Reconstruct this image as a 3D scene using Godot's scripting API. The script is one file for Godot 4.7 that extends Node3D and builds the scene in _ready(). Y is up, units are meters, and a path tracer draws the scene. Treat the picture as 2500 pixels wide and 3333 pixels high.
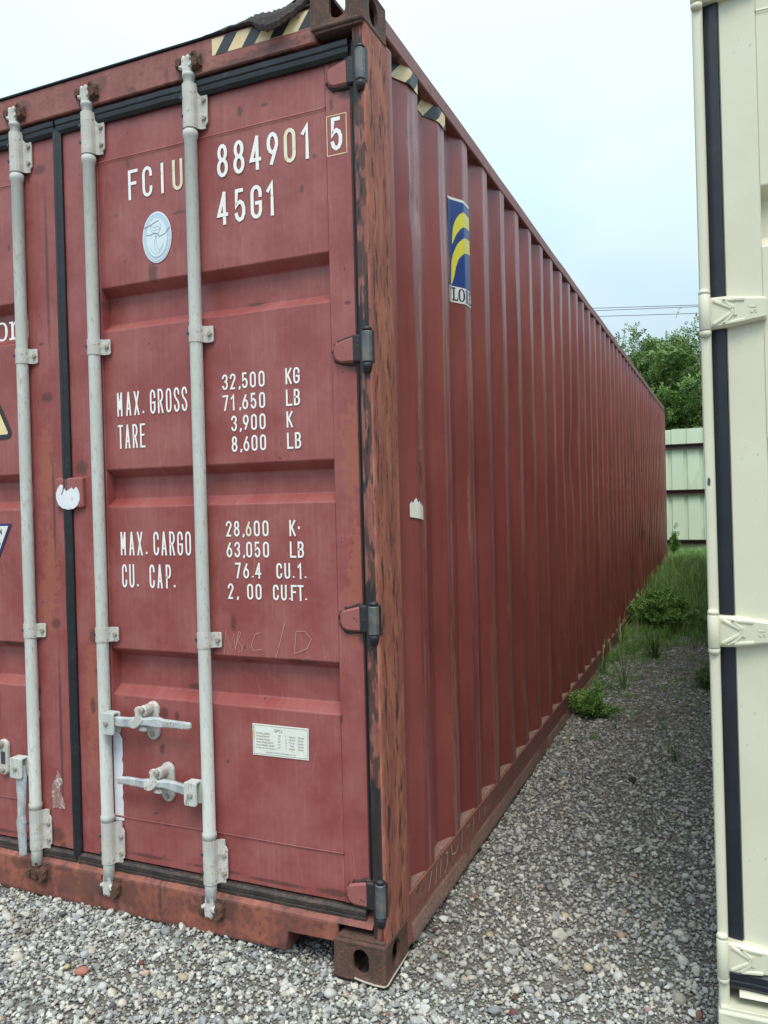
extends Node3D

const LEN := 12.192
const WID := 2.438
const HGT := 2.896
const SKIN := -0.045

var M := {}
var taken := {}
var rng := RandomNumberGenerator.new()


func _ready():
	rng.seed = 20240611
	setup_view()
	make_materials()
	build_ground()
	var red = build_red()
	add_child(red)
	var white = build_white()
	add_child(white)
	build_fence()
	build_trees()
	build_wires()
	build_stones()
	build_plants()


# ---------------------------------------------------------------- view and light
func setup_view():
	var cam := Camera3D.new()
	cam.name = "camera"
	cam.position = Vector3(0.92327, 1.40064, 2.07972)
	cam.rotation = Vector3(-0.0121625, 0.405948, -0.0244508)
	cam.fov = 65.4607
	cam.near = 0.05
	cam.far = 900.0
	cam.current = true
	add_child(cam)
	var sm := PanoramaSkyMaterial.new()
	sm.panorama = sky_picture()
	var sky := Sky.new()
	sky.sky_material = sm
	var env := Environment.new()
	env.background_mode = Environment.BG_SKY
	env.sky = sky
	env.background_energy_multiplier = 1.0
	env.tonemap_mode = Environment.TONE_MAPPER_LINEAR
	env.tonemap_exposure = 1.52
	env.sdfgi_enabled = true
	env.ssao_enabled = true
	env.ssil_enabled = true
	var we := WorldEnvironment.new()
	we.name = "world_environment"
	we.environment = env
	add_child(we)
	var sun := DirectionalLight3D.new()
	sun.name = "sun"
	sun.light_color = Color(1.0, 0.965, 0.91)
	sun.light_energy = 0.5
	sun.light_angular_distance = 26.0
	sun.shadow_enabled = true
	add_child(sun)
	sun.look_at_from_position(Vector3(0.24, 0.85, 0.46), Vector3.ZERO)


# an even, thin overcast: pale blue above, whiter low down and towards the veiled sun
func sky_picture() -> ImageTexture:
	var w := 512
	var h := 256
	var im := Image.create(w, h, false, Image.FORMAT_RGBF)
	var n := FastNoiseLite.new()
	n.seed = 5
	n.frequency = 0.9
	n.fractal_octaves = 4
	var s := Vector3(0.24, 0.85, 0.46).normalized()
	for y in h:
		var el := PI / 2 - (y + 0.5) / h * PI
		for x in w:
			var az := (x + 0.5) / w * TAU
			var d := Vector3(-sin(az) * cos(el), sin(el), -cos(az) * cos(el))
			var up := clampf(d.y, 0.0, 1.0)
			var c := Color(0.63, 0.85, 0.98).lerp(Color(0.72, 0.89, 1.0), up)
			var cl := n.get_noise_3d(d.x * 2.0, d.y * 3.5, d.z * 2.0) * 0.5 + 0.5
			c = c.lerp(Color(0.90, 0.96, 1.0), smoothstep(0.5, 0.9, cl) * 0.5)
			# an overcast sky is brighter overhead than at the horizon
			c *= 0.45 * (1.0 + 2.0 * up) * (1.0 + 0.12 * (cl - 0.5))
			var a := clampf(d.dot(s), 0.0, 1.0)
			c *= 1.0 + 0.3 * pow(a, 4.0)
			if d.y < 0.0:
				c = Color(0.22, 0.22, 0.20)
			im.set_pixel(x, y, Color(c.r, c.g, c.b))
	return ImageTexture.create_from_image(im)


# ---------------------------------------------------------------- naming
func numbered(called: String) -> String:
	var k: int = taken.get(called, 0)
	taken[called] = k + 1
	return called if k == 0 else "%s_%03d" % [called, k]


func thing(called: String, label: String, category: String, at := Vector3.ZERO, group := "") -> Node3D:
	var o := Node3D.new()
	o.name = numbered(called)
	o.position = at
	tag(o, label, category, group)
	return o


func tag(o: Node, label: String, category := "", group := "") -> Node:
	o.set_meta("label", label)
	if category:
		o.set_meta("category", category)
	if group:
		o.set_meta("group", group)
	return o


func obj(called: String, st, m: Material, parent: Node, at := Vector3.ZERO) -> MeshInstance3D:
	var o := MeshInstance3D.new()
	o.name = called
	o.mesh = st if st is Mesh else st.commit()
	o.material_override = m
	o.position = at
	parent.add_child(o, true)
	return o


# ---------------------------------------------------------------- mesh helpers
func begin(smooth := false) -> SurfaceTool:
	var st := SurfaceTool.new()
	st.begin(Mesh.PRIMITIVE_TRIANGLES)
	st.set_smooth_group(0 if smooth else -1)
	return st


func finish(st: SurfaceTool) -> Mesh:
	st.generate_normals()
	return st.commit()


# while this holds a box, faces take their texture from where they lie in its x and y
var planar := Rect2()


func tri(st: SurfaceTool, a: Vector3, b: Vector3, c: Vector3):
	# a, b, c anticlockwise as seen from the front
	for v in [a, c, b]:
		if planar.size.x > 0.0:
			st.set_uv(Vector2((v.x - planar.position.x) / planar.size.x, 1.0 - (v.y - planar.position.y) / planar.size.y))
		st.add_vertex(v)


func quad(st: SurfaceTool, a: Vector3, b: Vector3, c: Vector3, d: Vector3):
	tri(st, a, b, c)
	tri(st, a, c, d)


func tri_out(st: SurfaceTool, a: Vector3, b: Vector3, c: Vector3, m: Vector3):
	if (b - a).cross(c - a).dot((a + b + c) / 3.0 - m) >= 0.0:
		tri(st, a, b, c)
	else:
		tri(st, a, c, b)


func quad_out(st: SurfaceTool, a: Vector3, b: Vector3, c: Vector3, d: Vector3, m: Vector3):
	tri_out(st, a, b, c, m)
	tri_out(st, a, c, d, m)


# box between two corners with chamfered edges
func box(st: SurfaceTool, lo: Vector3, hi: Vector3, b := 0.003, xf := Transform3D()):
	var c := (lo + hi) / 2.0
	var h := (hi - lo) / 2.0
	b = minf(b, minf(h.x, minf(h.y, h.z)) * 0.9)
	var cm := xf * c
	var p := func(s: Vector3, k: int) -> Vector3:
		var v := Vector3(s.x * (h.x - b), s.y * (h.y - b), s.z * (h.z - b))
		v[k] = s[k] * h[k]
		return xf * (c + v)
	for k in 3:
		var i := (k + 1) % 3
		var j := (k + 2) % 3
		for s in [-1.0, 1.0]:
			var q := []
			for t in [[-1, -1], [1, -1], [1, 1], [-1, 1]]:
				var v := Vector3()
				v[k] = s
				v[i] = t[0]
				v[j] = t[1]
				q.append(p.call(v, k))
			quad_out(st, q[0], q[1], q[2], q[3], cm)
		for si in [-1.0, 1.0]:
			for sj in [-1.0, 1.0]:
				var v0 := Vector3()
				v0[i] = si
				v0[j] = sj
				v0[k] = -1
				var v1 := v0
				v1[k] = 1
				quad_out(st, p.call(v0, i), p.call(v1, i), p.call(v1, j), p.call(v0, j), cm)
	for sx in [-1.0, 1.0]:
		for sy in [-1.0, 1.0]:
			for sz in [-1.0, 1.0]:
				var v := Vector3(sx, sy, sz)
				tri_out(st, p.call(v, 0), p.call(v, 1), p.call(v, 2), cm)


# closed rings of equal length joined into a skin
func loft(st: SurfaceTool, rings: Array, caps := true):
	for r in rings.size() - 1:
		var a: PackedVector3Array = rings[r]
		var b: PackedVector3Array = rings[r + 1]
		var n := a.size()
		var m := Vector3.ZERO
		for v in a:
			m += v / (2.0 * n)
		for v in b:
			m += v / (2.0 * n)
		for i in n:
			var j := (i + 1) % n
			quad_out(st, a[i], a[j], b[j], b[i], m)
	if caps:
		var all := Vector3.ZERO
		for r in rings:
			for v in r:
				all += v / float(rings.size() * r.size())
		for r in [rings[0], rings[rings.size() - 1]]:
			var m := Vector3.ZERO
			for v in r:
				m += v / float(r.size())
			for i in r.size():
				tri_out(st, m, r[i], r[(i + 1) % r.size()], all)


func ring(c: Vector3, ax: Vector3, ay: Vector3, n := 12, a0 := 0.0) -> PackedVector3Array:
	var out := PackedVector3Array()
	for i in n:
		var t := a0 + TAU * i / n
		out.append(c + ax * cos(t) + ay * sin(t))
	return out


# rounded-rectangle ring with half sizes hx, hy in the plane of ax, ay
func rring(c: Vector3, ax: Vector3, ay: Vector3, hx: float, hy: float, r := 0.3) -> PackedVector3Array:
	var out := PackedVector3Array()
	var e := minf(hx, hy) * r
	for q in [[hx, hy - e], [hx - e, hy], [-hx + e, hy], [-hx, hy - e], [-hx, -hy + e], [-hx + e, -hy], [hx - e, -hy], [hx, -hy + e]]:
		out.append(c + ax * q[0] + ay * q[1])
	return out


# turned shape about a vertical axis; profile of [radius, y]
func lathe(st: SurfaceTool, at: Vector3, profile: Array, n := 16, ax := Vector3.RIGHT, ay := Vector3.BACK, up := Vector3.UP):
	var rings := []
	for p in profile:
		rings.append(ring(at + up * p[1], ax * p[0], ay * p[0], n))
	loft(st, rings)


func tube(st: SurfaceTool, pts: Array, r: float, n := 8, r1 := -1.0):
	var rings := []
	for i in pts.size():
		var d: Vector3 = (pts[mini(i + 1, pts.size() - 1)] - pts[maxi(i - 1, 0)]).normalized()
		var s := d.cross(Vector3.UP if absf(d.y) < 0.9 else Vector3.RIGHT).normalized()
		var rr := r if r1 < 0.0 else lerpf(r, r1, i / maxf(1.0, pts.size() - 1.0))
		rings.append(ring(pts[i], s * rr, s.cross(d) * rr, n))
	loft(st, rings)


# polygon in local x, y pushed along local z from 0 to depth, front edge chamfered by b
func prism(st: SurfaceTool, poly: PackedVector2Array, depth: float, xf := Transform3D(), b := 0.0):
	var n := poly.size()
	var area := 0.0
	for i in n:
		area += poly[i].cross(poly[(i + 1) % n])
	if area < 0.0:
		poly.reverse()
	var inner := PackedVector2Array()
	for i in n:
		var d0 := (poly[i] - poly[(i + n - 1) % n]).normalized()
		var d1 := (poly[(i + 1) % n] - poly[i]).normalized()
		var nn := (Vector2(-d0.y, d0.x) + Vector2(-d1.y, d1.x))
		inner.append(poly[i] + nn.normalized() * b / maxf(0.5, nn.length() / 2.0))
	var idx := Geometry2D.triangulate_polygon(poly)
	for k in range(0, idx.size(), 3):
		var t := [inner[idx[k]], inner[idx[k + 1]], inner[idx[k + 2]]]
		var f := func(q: Vector2, z: float) -> Vector3: return xf * Vector3(q.x, q.y, z)
		if (t[1] - t[0]).cross(t[2] - t[0]) < 0.0:
			t.reverse()
		tri(st, f.call(t[0], depth), f.call(t[1], depth), f.call(t[2], depth))
		var u := [poly[idx[k]], poly[idx[k + 1]], poly[idx[k + 2]]]
		if (u[1] - u[0]).cross(u[2] - u[0]) < 0.0:
			u.reverse()
		tri(st, f.call(u[0], 0.0), f.call(u[2], 0.0), f.call(u[1], 0.0))
	for i in n:
		var j := (i + 1) % n
		var a := poly[i]
		var c := poly[j]
		quad(st, xf * Vector3(a.x, a.y, 0), xf * Vector3(c.x, c.y, 0), xf * Vector3(c.x, c.y, depth - b), xf * Vector3(a.x, a.y, depth - b))
		if b > 0.0:
			quad(st, xf * Vector3(a.x, a.y, depth - b), xf * Vector3(c.x, c.y, depth - b), xf * Vector3(inner[j].x, inner[j].y, depth), xf * Vector3(inner[i].x, inner[i].y, depth))


# a plate with a hole: both outlines have the same number of points
func plate_hole(st: SurfaceTool, outer: PackedVector2Array, hole: PackedVector2Array, depth: float, xf: Transform3D):
	var n := outer.size()
	for i in n:
		var j := (i + 1) % n
		var f := func(q: Vector2, z: float) -> Vector3: return xf * Vector3(q.x, q.y, z)
		var e := 0.92
		var hw := [hole[i], hole[j]]
		quad(st, f.call(hole[i], depth - 0.004), f.call(outer[i], depth), f.call(outer[j], depth), f.call(hole[j], depth - 0.004))
		quad(st, f.call(outer[i], 0), f.call(hole[i], 0), f.call(hole[j], 0), f.call(outer[j], 0))
		quad(st, f.call(hw[0], 0), f.call(hw[0], depth - 0.004), f.call(hw[1], depth - 0.004), f.call(hw[1], 0))
		quad(st, f.call(outer[i], 0), f.call(outer[j], 0), f.call(outer[j], depth), f.call(outer[i], depth))


# a flat line of the given width through 2D points
func ribbon(st: SurfaceTool, pts: PackedVector2Array, width: float, closed: bool, xf: Transform3D):
	var n := pts.size()
	var l := PackedVector2Array()
	var r := PackedVector2Array()
	for i in n:
		var a := pts[(i + n - 1) % n] if closed or i > 0 else pts[i]
		var c := pts[(i + 1) % n] if closed or i < n - 1 else pts[i]
		var d0 := (pts[i] - a).normalized()
		var d1 := (c - pts[i]).normalized()
		if d0 == Vector2.ZERO:
			d0 = d1
		if d1 == Vector2.ZERO:
			d1 = d0
		var nn := Vector2(-d0.y - d1.y, d0.x + d1.x)
		var k := nn.length() / 2.0
		var off := nn.normalized() * width / 2.0 / maxf(0.45, k)
		l.append(pts[i] + off)
		r.append(pts[i] - off)
	for i in (n if closed else n - 1):
		var j := (i + 1) % n
		quad(st, xf * Vector3(r[i].x, r[i].y, 0), xf * Vector3(r[j].x, r[j].y, 0), xf * Vector3(l[j].x, l[j].y, 0), xf * Vector3(l[i].x, l[i].y, 0))


func stadium(c: Vector2, w: float, h: float, n := 8) -> PackedVector2Array:
	var out := PackedVector2Array()
	var r := minf(w, h) / 2.0
	var e := Vector2(maxf(0.0, w / 2 - r), maxf(0.0, h / 2 - r))
	for q in 4:
		var s := Vector2(1 if q in [0, 3] else -1, 1 if q < 2 else -1)
		for i in n:
			var t := PI / 2 * (q + i / (n - 1.0))
			out.append(c + e * s + Vector2(cos(t), sin(t)) * r)
	return out


func round_rect(lo: Vector2, hi: Vector2, r: float, n := 4) -> PackedVector2Array:
	var out := PackedVector2Array()
	for q in 4:
		var c := Vector2(hi.x - r if q in [0, 3] else lo.x + r, hi.y - r if q < 2 else lo.y + r)
		for i in n:
			var t := PI / 2 * (q + i / (n - 1.0))
			out.append(c + Vector2(cos(t), sin(t)) * r)
	return out


func frame(o: Vector3, x := Vector3.RIGHT, y := Vector3.UP) -> Transform3D:
	return Transform3D(Basis(x, y, x.cross(y)), o)


# ---------------------------------------------------------------- stencil lettering
func arc(cx: float, cy: float, rx: float, ry: float, a0: float, a1: float, n := 9) -> Array:
	var out := []
	for i in n:
		var t := deg_to_rad(lerpf(a0, a1, i / (n - 1.0)))
		out.append(Vector2(cx + rx * cos(t), cy + ry * sin(t)))
	return out


func glyph(ch: String) -> Array:
	# strokes in a unit box; the first entry of a closed loop is null
	var v := func(a: Array) -> Array:
		var o := []
		for i in range(0, a.size(), 2):
			o.append(Vector2(a[i], a[i + 1]))
		return o
	match ch:
		"O", "0": return [[null] + arc(0.5, 0.78, 0.5, 0.22, 0, 180) + arc(0.5, 0.22, 0.5, 0.22, 180, 360)]
		"C": return [v.call([1, 0.68]) + arc(0.5, 0.78, 0.5, 0.22, 0, 180) + arc(0.5, 0.22, 0.5, 0.22, 180, 360) + v.call([1, 0.32])]
		"G": return [v.call([1, 0.7]) + arc(0.5, 0.78, 0.5, 0.22, 0, 180) + arc(0.5, 0.22, 0.5, 0.22, 180, 360) + v.call([1, 0.46, 0.55, 0.46])]
		"U": return [v.call([0, 1]) + arc(0.5, 0.22, 0.5, 0.22, 180, 360) + v.call([1, 1])]
		"S": return [v.call([1, 0.72]) + arc(0.5, 0.78, 0.5, 0.22, 0, 190) + v.call([0.2, 0.6, 0.8, 0.42]) + arc(0.5, 0.22, 0.5, 0.22, 20, -180) + v.call([0, 0.27])]
		"F": return [v.call([0, 0, 0, 1, 1, 1]), v.call([0, 0.55, 0.8, 0.55])]
		"E": return [v.call([1, 0, 0, 0, 0, 1, 1, 1]), v.call([0, 0.53, 0.8, 0.53])]
		"I": return [v.call([0.5, 0, 0.5, 1])]
		"L": return [v.call([0, 1, 0, 0, 1, 0])]
		"T": return [v.call([0, 1, 1, 1]), v.call([0.5, 1, 0.5, 0])]
		"M": return [v.call([0, 0, 0, 1]), v.call([0.04, 0.98, 0.5, 0.3]), v.call([0.5, 0.3, 0.96, 0.98]), v.call([1, 1, 1, 0])]
		"N": return [v.call([0, 0, 0, 1]), v.call([0.04, 0.96, 0.96, 0.04]), v.call([1, 0, 1, 1])]
		"A": return [v.call([0, 0, 0.48, 1]), v.call([0.52, 1, 1, 0]), v.call([0.2, 0.28, 0.8, 0.28])]
		"X": return [v.call([0, 0, 1, 1]), v.call([0, 1, 1, 0])]
		"K": return [v.call([0, 0, 0, 1]), v.call([1, 1, 0.05, 0.4]), v.call([0.35, 0.58, 1, 0])]
		"B": return [v.call([0, 0, 0, 1, 0.5, 1]) + arc(0.5, 0.76, 0.42, 0.24, 80, -80, 7) + v.call([0.1, 0.52]), v.call([0.45, 0.52]) + arc(0.5, 0.26, 0.5, 0.26, 80, -80, 7) + v.call([0.45, 0, 0, 0])]
		"D": return [[null] + v.call([0, 0, 0, 1, 0.4, 1]) + arc(0.4, 0.5, 0.6, 0.5, 75, -75, 9) + v.call([0.4, 0])]
		"P": return [v.call([0, 0, 0, 1, 0.5, 1]) + arc(0.5, 0.73, 0.5, 0.27, 80, -80, 7) + v.call([0.45, 0.46, 0.1, 0.46])]
		"R": return [v.call([0, 0, 0, 1, 0.5, 1]) + arc(0.5, 0.75, 0.5, 0.25, 80, -80, 7) + v.call([0.45, 0.5, 0.1, 0.5]), v.call([0.5, 0.48, 1, 0])]
		"1": return [v.call([0.1, 0.8, 0.55, 1, 0.55, 0])]
		"2": return [v.call([0, 0.7]) + arc(0.5, 0.77, 0.5, 0.23, 175, -15) + v.call([0.05, 0, 1, 0])]
		"3": return [v.call([0, 0.74]) + arc(0.5, 0.77, 0.48, 0.23, 175, -75) + v.call([0.4, 0.53]), v.call([0.45, 0.53]) + arc(0.5, 0.27, 0.5, 0.27, 75, -175)]
		"4": return [v.call([0.72, 0, 0.72, 1]), v.call([0.72, 1, 0, 0.28, 1, 0.28])]
		"5": return [v.call([0.95, 1, 0.12, 1, 0.06, 0.5]) + arc(0.5, 0.31, 0.5, 0.31, 125, -170)]
		"6": return [v.call([0.72, 1, 0.1, 0.48]), [null] + arc(0.5, 0.3, 0.5, 0.3, 0, 340, 14)]
		"9": return [v.call([0.28, 0, 0.9, 0.52]), [null] + arc(0.5, 0.7, 0.5, 0.3, 0, 340, 14)]
		"7": return [v.call([0, 1, 1, 1, 0.35, 0])]
		"8": return [[null] + arc(0.5, 0.76, 0.42, 0.24, 0, 340, 14), [null] + arc(0.5, 0.26, 0.5, 0.26, 0, 340, 14)]
		".": return [v.call([0.15, 0.02, 0.15, 0.12])]
		",": return [v.call([0.3, 0.12, 0.1, -0.12])]
		"'": return [v.call([0.2, 0.62, 0.15, 0.42])]
		"/": return [v.call([0.0, 0.0, 1.0, 1.0])]
	return []


# text in stencil letters: x positions of each letter given, or a pitch
func stencil(parent: Node, text: String, xs: Variant, y: float, h: float, w: float, s: float, z: float, m: Material, yellowed := -1):
	for i in text.length():
		var st := begin()
		var x: float = xs[i] if xs is Array else xs
		var lift := 0.0001
		for k in glyph(text[i]):
			lift += 0.0003
			var closed: bool = k[0] == null
			var pts := PackedVector2Array()
			for q in (k.slice(1) if closed else k):
				pts.append(Vector2(x + s / 2 + q.x * (w - s), y + s / 2 + q.y * (h - s)))
			# flat ends reach the full height
			if not closed and text[i] in "FEILTMNAXKBPR147UG/":
				for e in [0, pts.size() - 1]:
					var o: Vector2 = pts[1] if e == 0 else pts[pts.size() - 2]
					pts[e] += (pts[e] - o).normalized() * s * 0.5
			ribbon(st, pts, s, closed, frame(Vector3(0, 0, z + lift)))
		obj("letter", finish(st), M.yellowed if i == yellowed else m, parent)


func text_mesh(text: String, font: String, weight := 400, depth := 0.0) -> TextMesh:
	var f := SystemFont.new()
	f.font_names = PackedStringArray([font])
	f.font_weight = weight
	var t := TextMesh.new()
	t.text = text
	t.font = f
	t.font_size = 64
	t.pixel_size = 0.01
	t.depth = depth
	t.curve_step = 2.0
	return t


# text set to fill a box from lo, w wide and h high, in the plane of xf
func text_fit(st: SurfaceTool, t: TextMesh, lo: Vector2, w: float, h: float, xf: Transform3D):
	var a := t.get_aabb()
	if a.size.x <= 0.0:
		return
	var sx := w / a.size.x if w > 0.0 else h / a.size.y
	var sy := h / a.size.y
	var sz := 1.0 if t.depth == 0.0 else 0.002 / t.depth
	var l := Transform3D(Basis(Vector3(sx, 0, 0), Vector3(0, sy, 0), Vector3(0, 0, sz)), Vector3(lo.x - a.position.x * sx, lo.y - a.position.y * sy, 0))
	st.append_from(t, 0, xf * l)


# ---------------------------------------------------------------- materials
func lin(r: float, g: float, b: float) -> Color:
	return Color(r, g, b).linear_to_srgb()


func mat(c: Color, rough := 0.6, spec := 0.5) -> StandardMaterial3D:
	var m := StandardMaterial3D.new()
	m.albedo_color = c
	m.roughness = rough
	m.metallic_specular = spec
	m.cull_mode = BaseMaterial3D.CULL_DISABLED
	return m


# grey noise bytes; tall > 1 stretches the grain upwards
func grain(sd: int, freq: float, w: int, h: int, tall := 1, oct := 4, wide := 1, seamless := false) -> PackedByteArray:
	var n := FastNoiseLite.new()
	n.seed = sd
	n.frequency = freq
	n.noise_type = FastNoiseLite.TYPE_SIMPLEX_SMOOTH
	n.fractal_octaves = oct
	n.fractal_gain = 0.55
	var im: Image = n.get_seamless_image(w / wide, h / tall) if seamless else n.get_image(w / wide, h / tall)
	if tall > 1 or wide > 1:
		im.resize(w, h, Image.INTERPOLATE_CUBIC)
	im.convert(Image.FORMAT_L8)
	return im.get_data()


func tex(w: int, h: int, data: PackedByteArray) -> ImageTexture:
	return ImageTexture.create_from_image(Image.create_from_data(w, h, false, Image.FORMAT_RGB8, data))


func tex_l(w: int, h: int, data: PackedByteArray) -> ImageTexture:
	return ImageTexture.create_from_image(Image.create_from_data(w, h, false, Image.FORMAT_L8, data))


func put(d: PackedByteArray, k: int, c: Color):
	var s := c.linear_to_srgb()
	d[k] = int(clampf(s.r, 0, 1) * 255.0)
	d[k + 1] = int(clampf(s.g, 0, 1) * 255.0)
	d[k + 2] = int(clampf(s.b, 0, 1) * 255.0)


# a small square of patchy, speckled colour to lay on by triplanar mapping
func patchy(sd: int, a: Color, b: Color, spot: Color, from: float, fine := 0.05, tall := 1, soft := 0.12, size := 512, relief := 0.0, scale := 1.0, rough := 0.6, gr := 0.22) -> StandardMaterial3D:
	var n1 := grain(sd, 0.008, size, size, tall, 4, 1, true)
	var n2 := grain(sd + 1, fine, size, size, tall, 4, 1, true)
	var n3 := grain(sd + 2, 0.3, size, size, 1, 2, 1, true)
	var d := PackedByteArray()
	d.resize(size * size * 3)
	var hgt := PackedByteArray()
	hgt.resize(size * size)
	for i in size * size:
		var t := n1[i] / 255.0
		var f := n2[i] / 255.0
		var g := n3[i] / 255.0
		var c := a.lerp(b, clampf(t * 1.4 - 0.2 + (g - 0.5) * 0.5, 0, 1))
		c *= 1.0 + (g - 0.5) * gr
		var s := clampf((f * 0.72 + t * 0.28 - from) / soft, 0, 1)
		c = c.lerp(spot * (0.75 + 0.5 * g), s)
		put(d, i * 3, c)
		hgt[i] = int(clampf(150.0 - s * 90.0 + (g - 0.5) * 90.0, 0, 255))
	var m := mat(Color.WHITE, rough)
	m.albedo_texture = tex(size, size, d)
	m.uv1_triplanar = true
	m.uv1_world_triplanar = true
	m.uv1_scale = Vector3.ONE * scale
	if relief > 0.0:
		m.heightmap_enabled = true
		m.heightmap_texture = tex_l(size, size, hgt)
		m.heightmap_scale = relief
	return m


func make_materials():
	M.red = patchy(11, Color(0.27, 0.078, 0.070), Color(0.31, 0.105, 0.095), Color(0.08, 0.03, 0.022), 0.74, 0.05, 1, 0.05, 512, 0.06, 1.2, 0.5)
	M.rail = patchy(21, Color(0.22, 0.075, 0.062), Color(0.27, 0.105, 0.085), Color(0.11, 0.055, 0.04), 0.60, 0.04, 1, 0.1, 512, 0.08, 1.3, 0.55)
	M.rust = patchy(31, Color(0.062, 0.036, 0.028), Color(0.110, 0.060, 0.043), Color(0.16, 0.07, 0.045), 0.55, 0.06, 1, 0.1, 512, 0.15, 3.0, 0.85)
	M.cam_rust = patchy(35, Color(0.075, 0.035, 0.022), Color(0.14, 0.06, 0.035), Color(0.03, 0.018, 0.014), 0.55, 0.06, 1, 0.1, 256, 0.1, 6.0, 0.8)
	M.sill = patchy(41, Color(0.25, 0.080, 0.052), Color(0.36, 0.128, 0.072), Color(0.075, 0.036, 0.026), 0.655, 0.05, 1, 0.10, 512, 0.08, 1.3, 0.6)
	M.header = patchy(47, Color(0.26, 0.085, 0.075), Color(0.31, 0.115, 0.095), Color(0.085, 0.04, 0.03), 0.71, 0.04, 1, 0.06, 512, 0.08, 1.3, 0.6)
	M.rod = patchy(51, Color(0.46, 0.475, 0.44), Color(0.57, 0.58, 0.545), Color(0.31, 0.265, 0.21), 0.60, 0.09, 5, 0.22, 512, 0.03, 2.3, 0.62, 0.4)
	M.clamp = patchy(55, Color(0.46, 0.44, 0.40), Color(0.60, 0.59, 0.55), Color(0.28, 0.19, 0.125), 0.645, 0.05, 1, 0.14, 256, 0.03, 4.0, 0.6, 0.4)
	M.zinc = patchy(57, Color(0.30, 0.32, 0.33), Color(0.48, 0.50, 0.51), Color(0.55, 0.55, 0.53), 0.55, 0.09, 1, 0.15, 256, 0.03, 6.0, 0.45)
	M.bolt = patchy(58, Color(0.30, 0.27, 0.22), Color(0.40, 0.37, 0.31), Color(0.20, 0.15, 0.10), 0.55, 0.09, 1, 0.15, 256, 0.0, 6.0, 0.5)
	M.rubber = patchy(61, Color(0.0085, 0.011, 0.0145), Color(0.014, 0.017, 0.021), Color(0.03, 0.035, 0.04), 0.66, 0.05, 1, 0.1, 256, 0.02, 3.0, 0.42)
	M.navy_rubber = patchy(64, Color(0.008, 0.0115, 0.020), Color(0.012, 0.0165, 0.026), Color(0.02, 0.025, 0.034), 0.72, 0.05, 1, 0.1, 256, 0.0, 3.0, 0.45)
	M.old_rubber = patchy(63, Color(0.018, 0.017, 0.016), Color(0.05, 0.040, 0.034), Color(0.12, 0.062, 0.045), 0.55, 0.05, 1, 0.15, 512, 0.08, 2.5, 0.65)
	M.tar = patchy(65, Color(0.008, 0.010, 0.014), Color(0.020, 0.022, 0.026), Color(0.05, 0.035, 0.03), 0.62, 0.06, 1, 0.1, 256, 0.1, 5.0, 0.5)
	M.pin = patchy(67, Color(0.045, 0.055, 0.07), Color(0.14, 0.16, 0.18), Color(0.20, 0.13, 0.05), 0.60, 0.05, 1, 0.1, 256, 0.05, 6.0, 0.45)
	M.cream = patchy(71, Color(0.615, 0.595, 0.46), Color(0.65, 0.63, 0.50), Color(0.48, 0.45, 0.34), 0.80, 0.06, 1, 0.08, 512, 0.012, 1.0, 0.42, 0.05)
	M.white_paint = patchy(73, Color(0.80, 0.80, 0.77), Color(0.86, 0.86, 0.83), Color(0.66, 0.54, 0.40), 0.74, 0.05, 1, 0.05, 512, 0.0, 2.0, 0.55)
	M.yellowed = patchy(74, Color(0.72, 0.64, 0.44), Color(0.80, 0.75, 0.60), Color(0.66, 0.50, 0.30), 0.66, 0.03, 1, 0.15, 256, 0.0, 4.0, 0.55)
	M.paper = patchy(75, Color(0.66, 0.67, 0.72), Color(0.76, 0.76, 0.80), Color(0.62, 0.50, 0.40), 0.72, 0.03, 1, 0.08, 256, 0.02, 3.0, 0.8)
	M.label = patchy(77, Color(0.70, 0.715, 0.65), Color(0.77, 0.77, 0.70), Color(0.66, 0.56, 0.40), 0.66, 0.03, 1, 0.2, 256, 0.0, 3.0, 0.4)
	M.stone_rim = mat(lin(0.42, 0.38, 0.32), 0.9)
	M.ink = mat(lin(0.05, 0.05, 0.055), 0.6)
	M.navy = mat(lin(0.012, 0.03, 0.12), 0.4)
	M.chalk = mat(lin(0.50, 0.28, 0.25), 0.9)
	M.chalk_white = mat(lin(0.66, 0.55, 0.50), 0.9)
	M.black_vinyl = mat(lin(0.022, 0.026, 0.03), 0.45)
	M.yellow_vinyl = patchy(79, Color(0.66, 0.50, 0.28), Color(0.74, 0.60, 0.36), Color(0.45, 0.22, 0.10), 0.62, 0.03, 1, 0.15, 256, 0.0, 3.0, 0.5)
	M.warn_yellow = patchy(80, Color(0.80, 0.62, 0.33), Color(0.84, 0.67, 0.38), Color(0.6, 0.42, 0.2), 0.75, 0.03, 1, 0.1, 256, 0.0, 3.0, 0.45)
	M.scar = patchy(81, Color(0.28, 0.12, 0.10), Color(0.36, 0.24, 0.21), Color(0.55, 0.52, 0.50), 0.60, 0.05, 1, 0.08, 256, 0.03, 5.0, 0.8)
	M.fence = patchy(91, Color(0.57, 0.645, 0.475), Color(0.61, 0.68, 0.52), Color(0.50, 0.57, 0.41), 0.62, 0.02, 4, 0.2, 256, 0.0, 0.6, 0.45, 0.06)
	M.purlin = mat(lin(0.05, 0.022, 0.022), 0.5)
	M.bark = patchy(95, Color(0.075, 0.06, 0.045), Color(0.12, 0.10, 0.08), Color(0.03, 0.025, 0.02), 0.55, 0.05, 3, 0.1, 256, 0.5, 1.5, 0.9, 0.4)
	M.wire = mat(lin(0.03, 0.03, 0.032), 0.6)
	M.dusty = patchy(83, Color(0.20, 0.115, 0.09), Color(0.29, 0.19, 0.15), Color(0.11, 0.06, 0.045), 0.62, 0.05, 1, 0.1, 512, 0.06, 2.0, 0.9)
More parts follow.
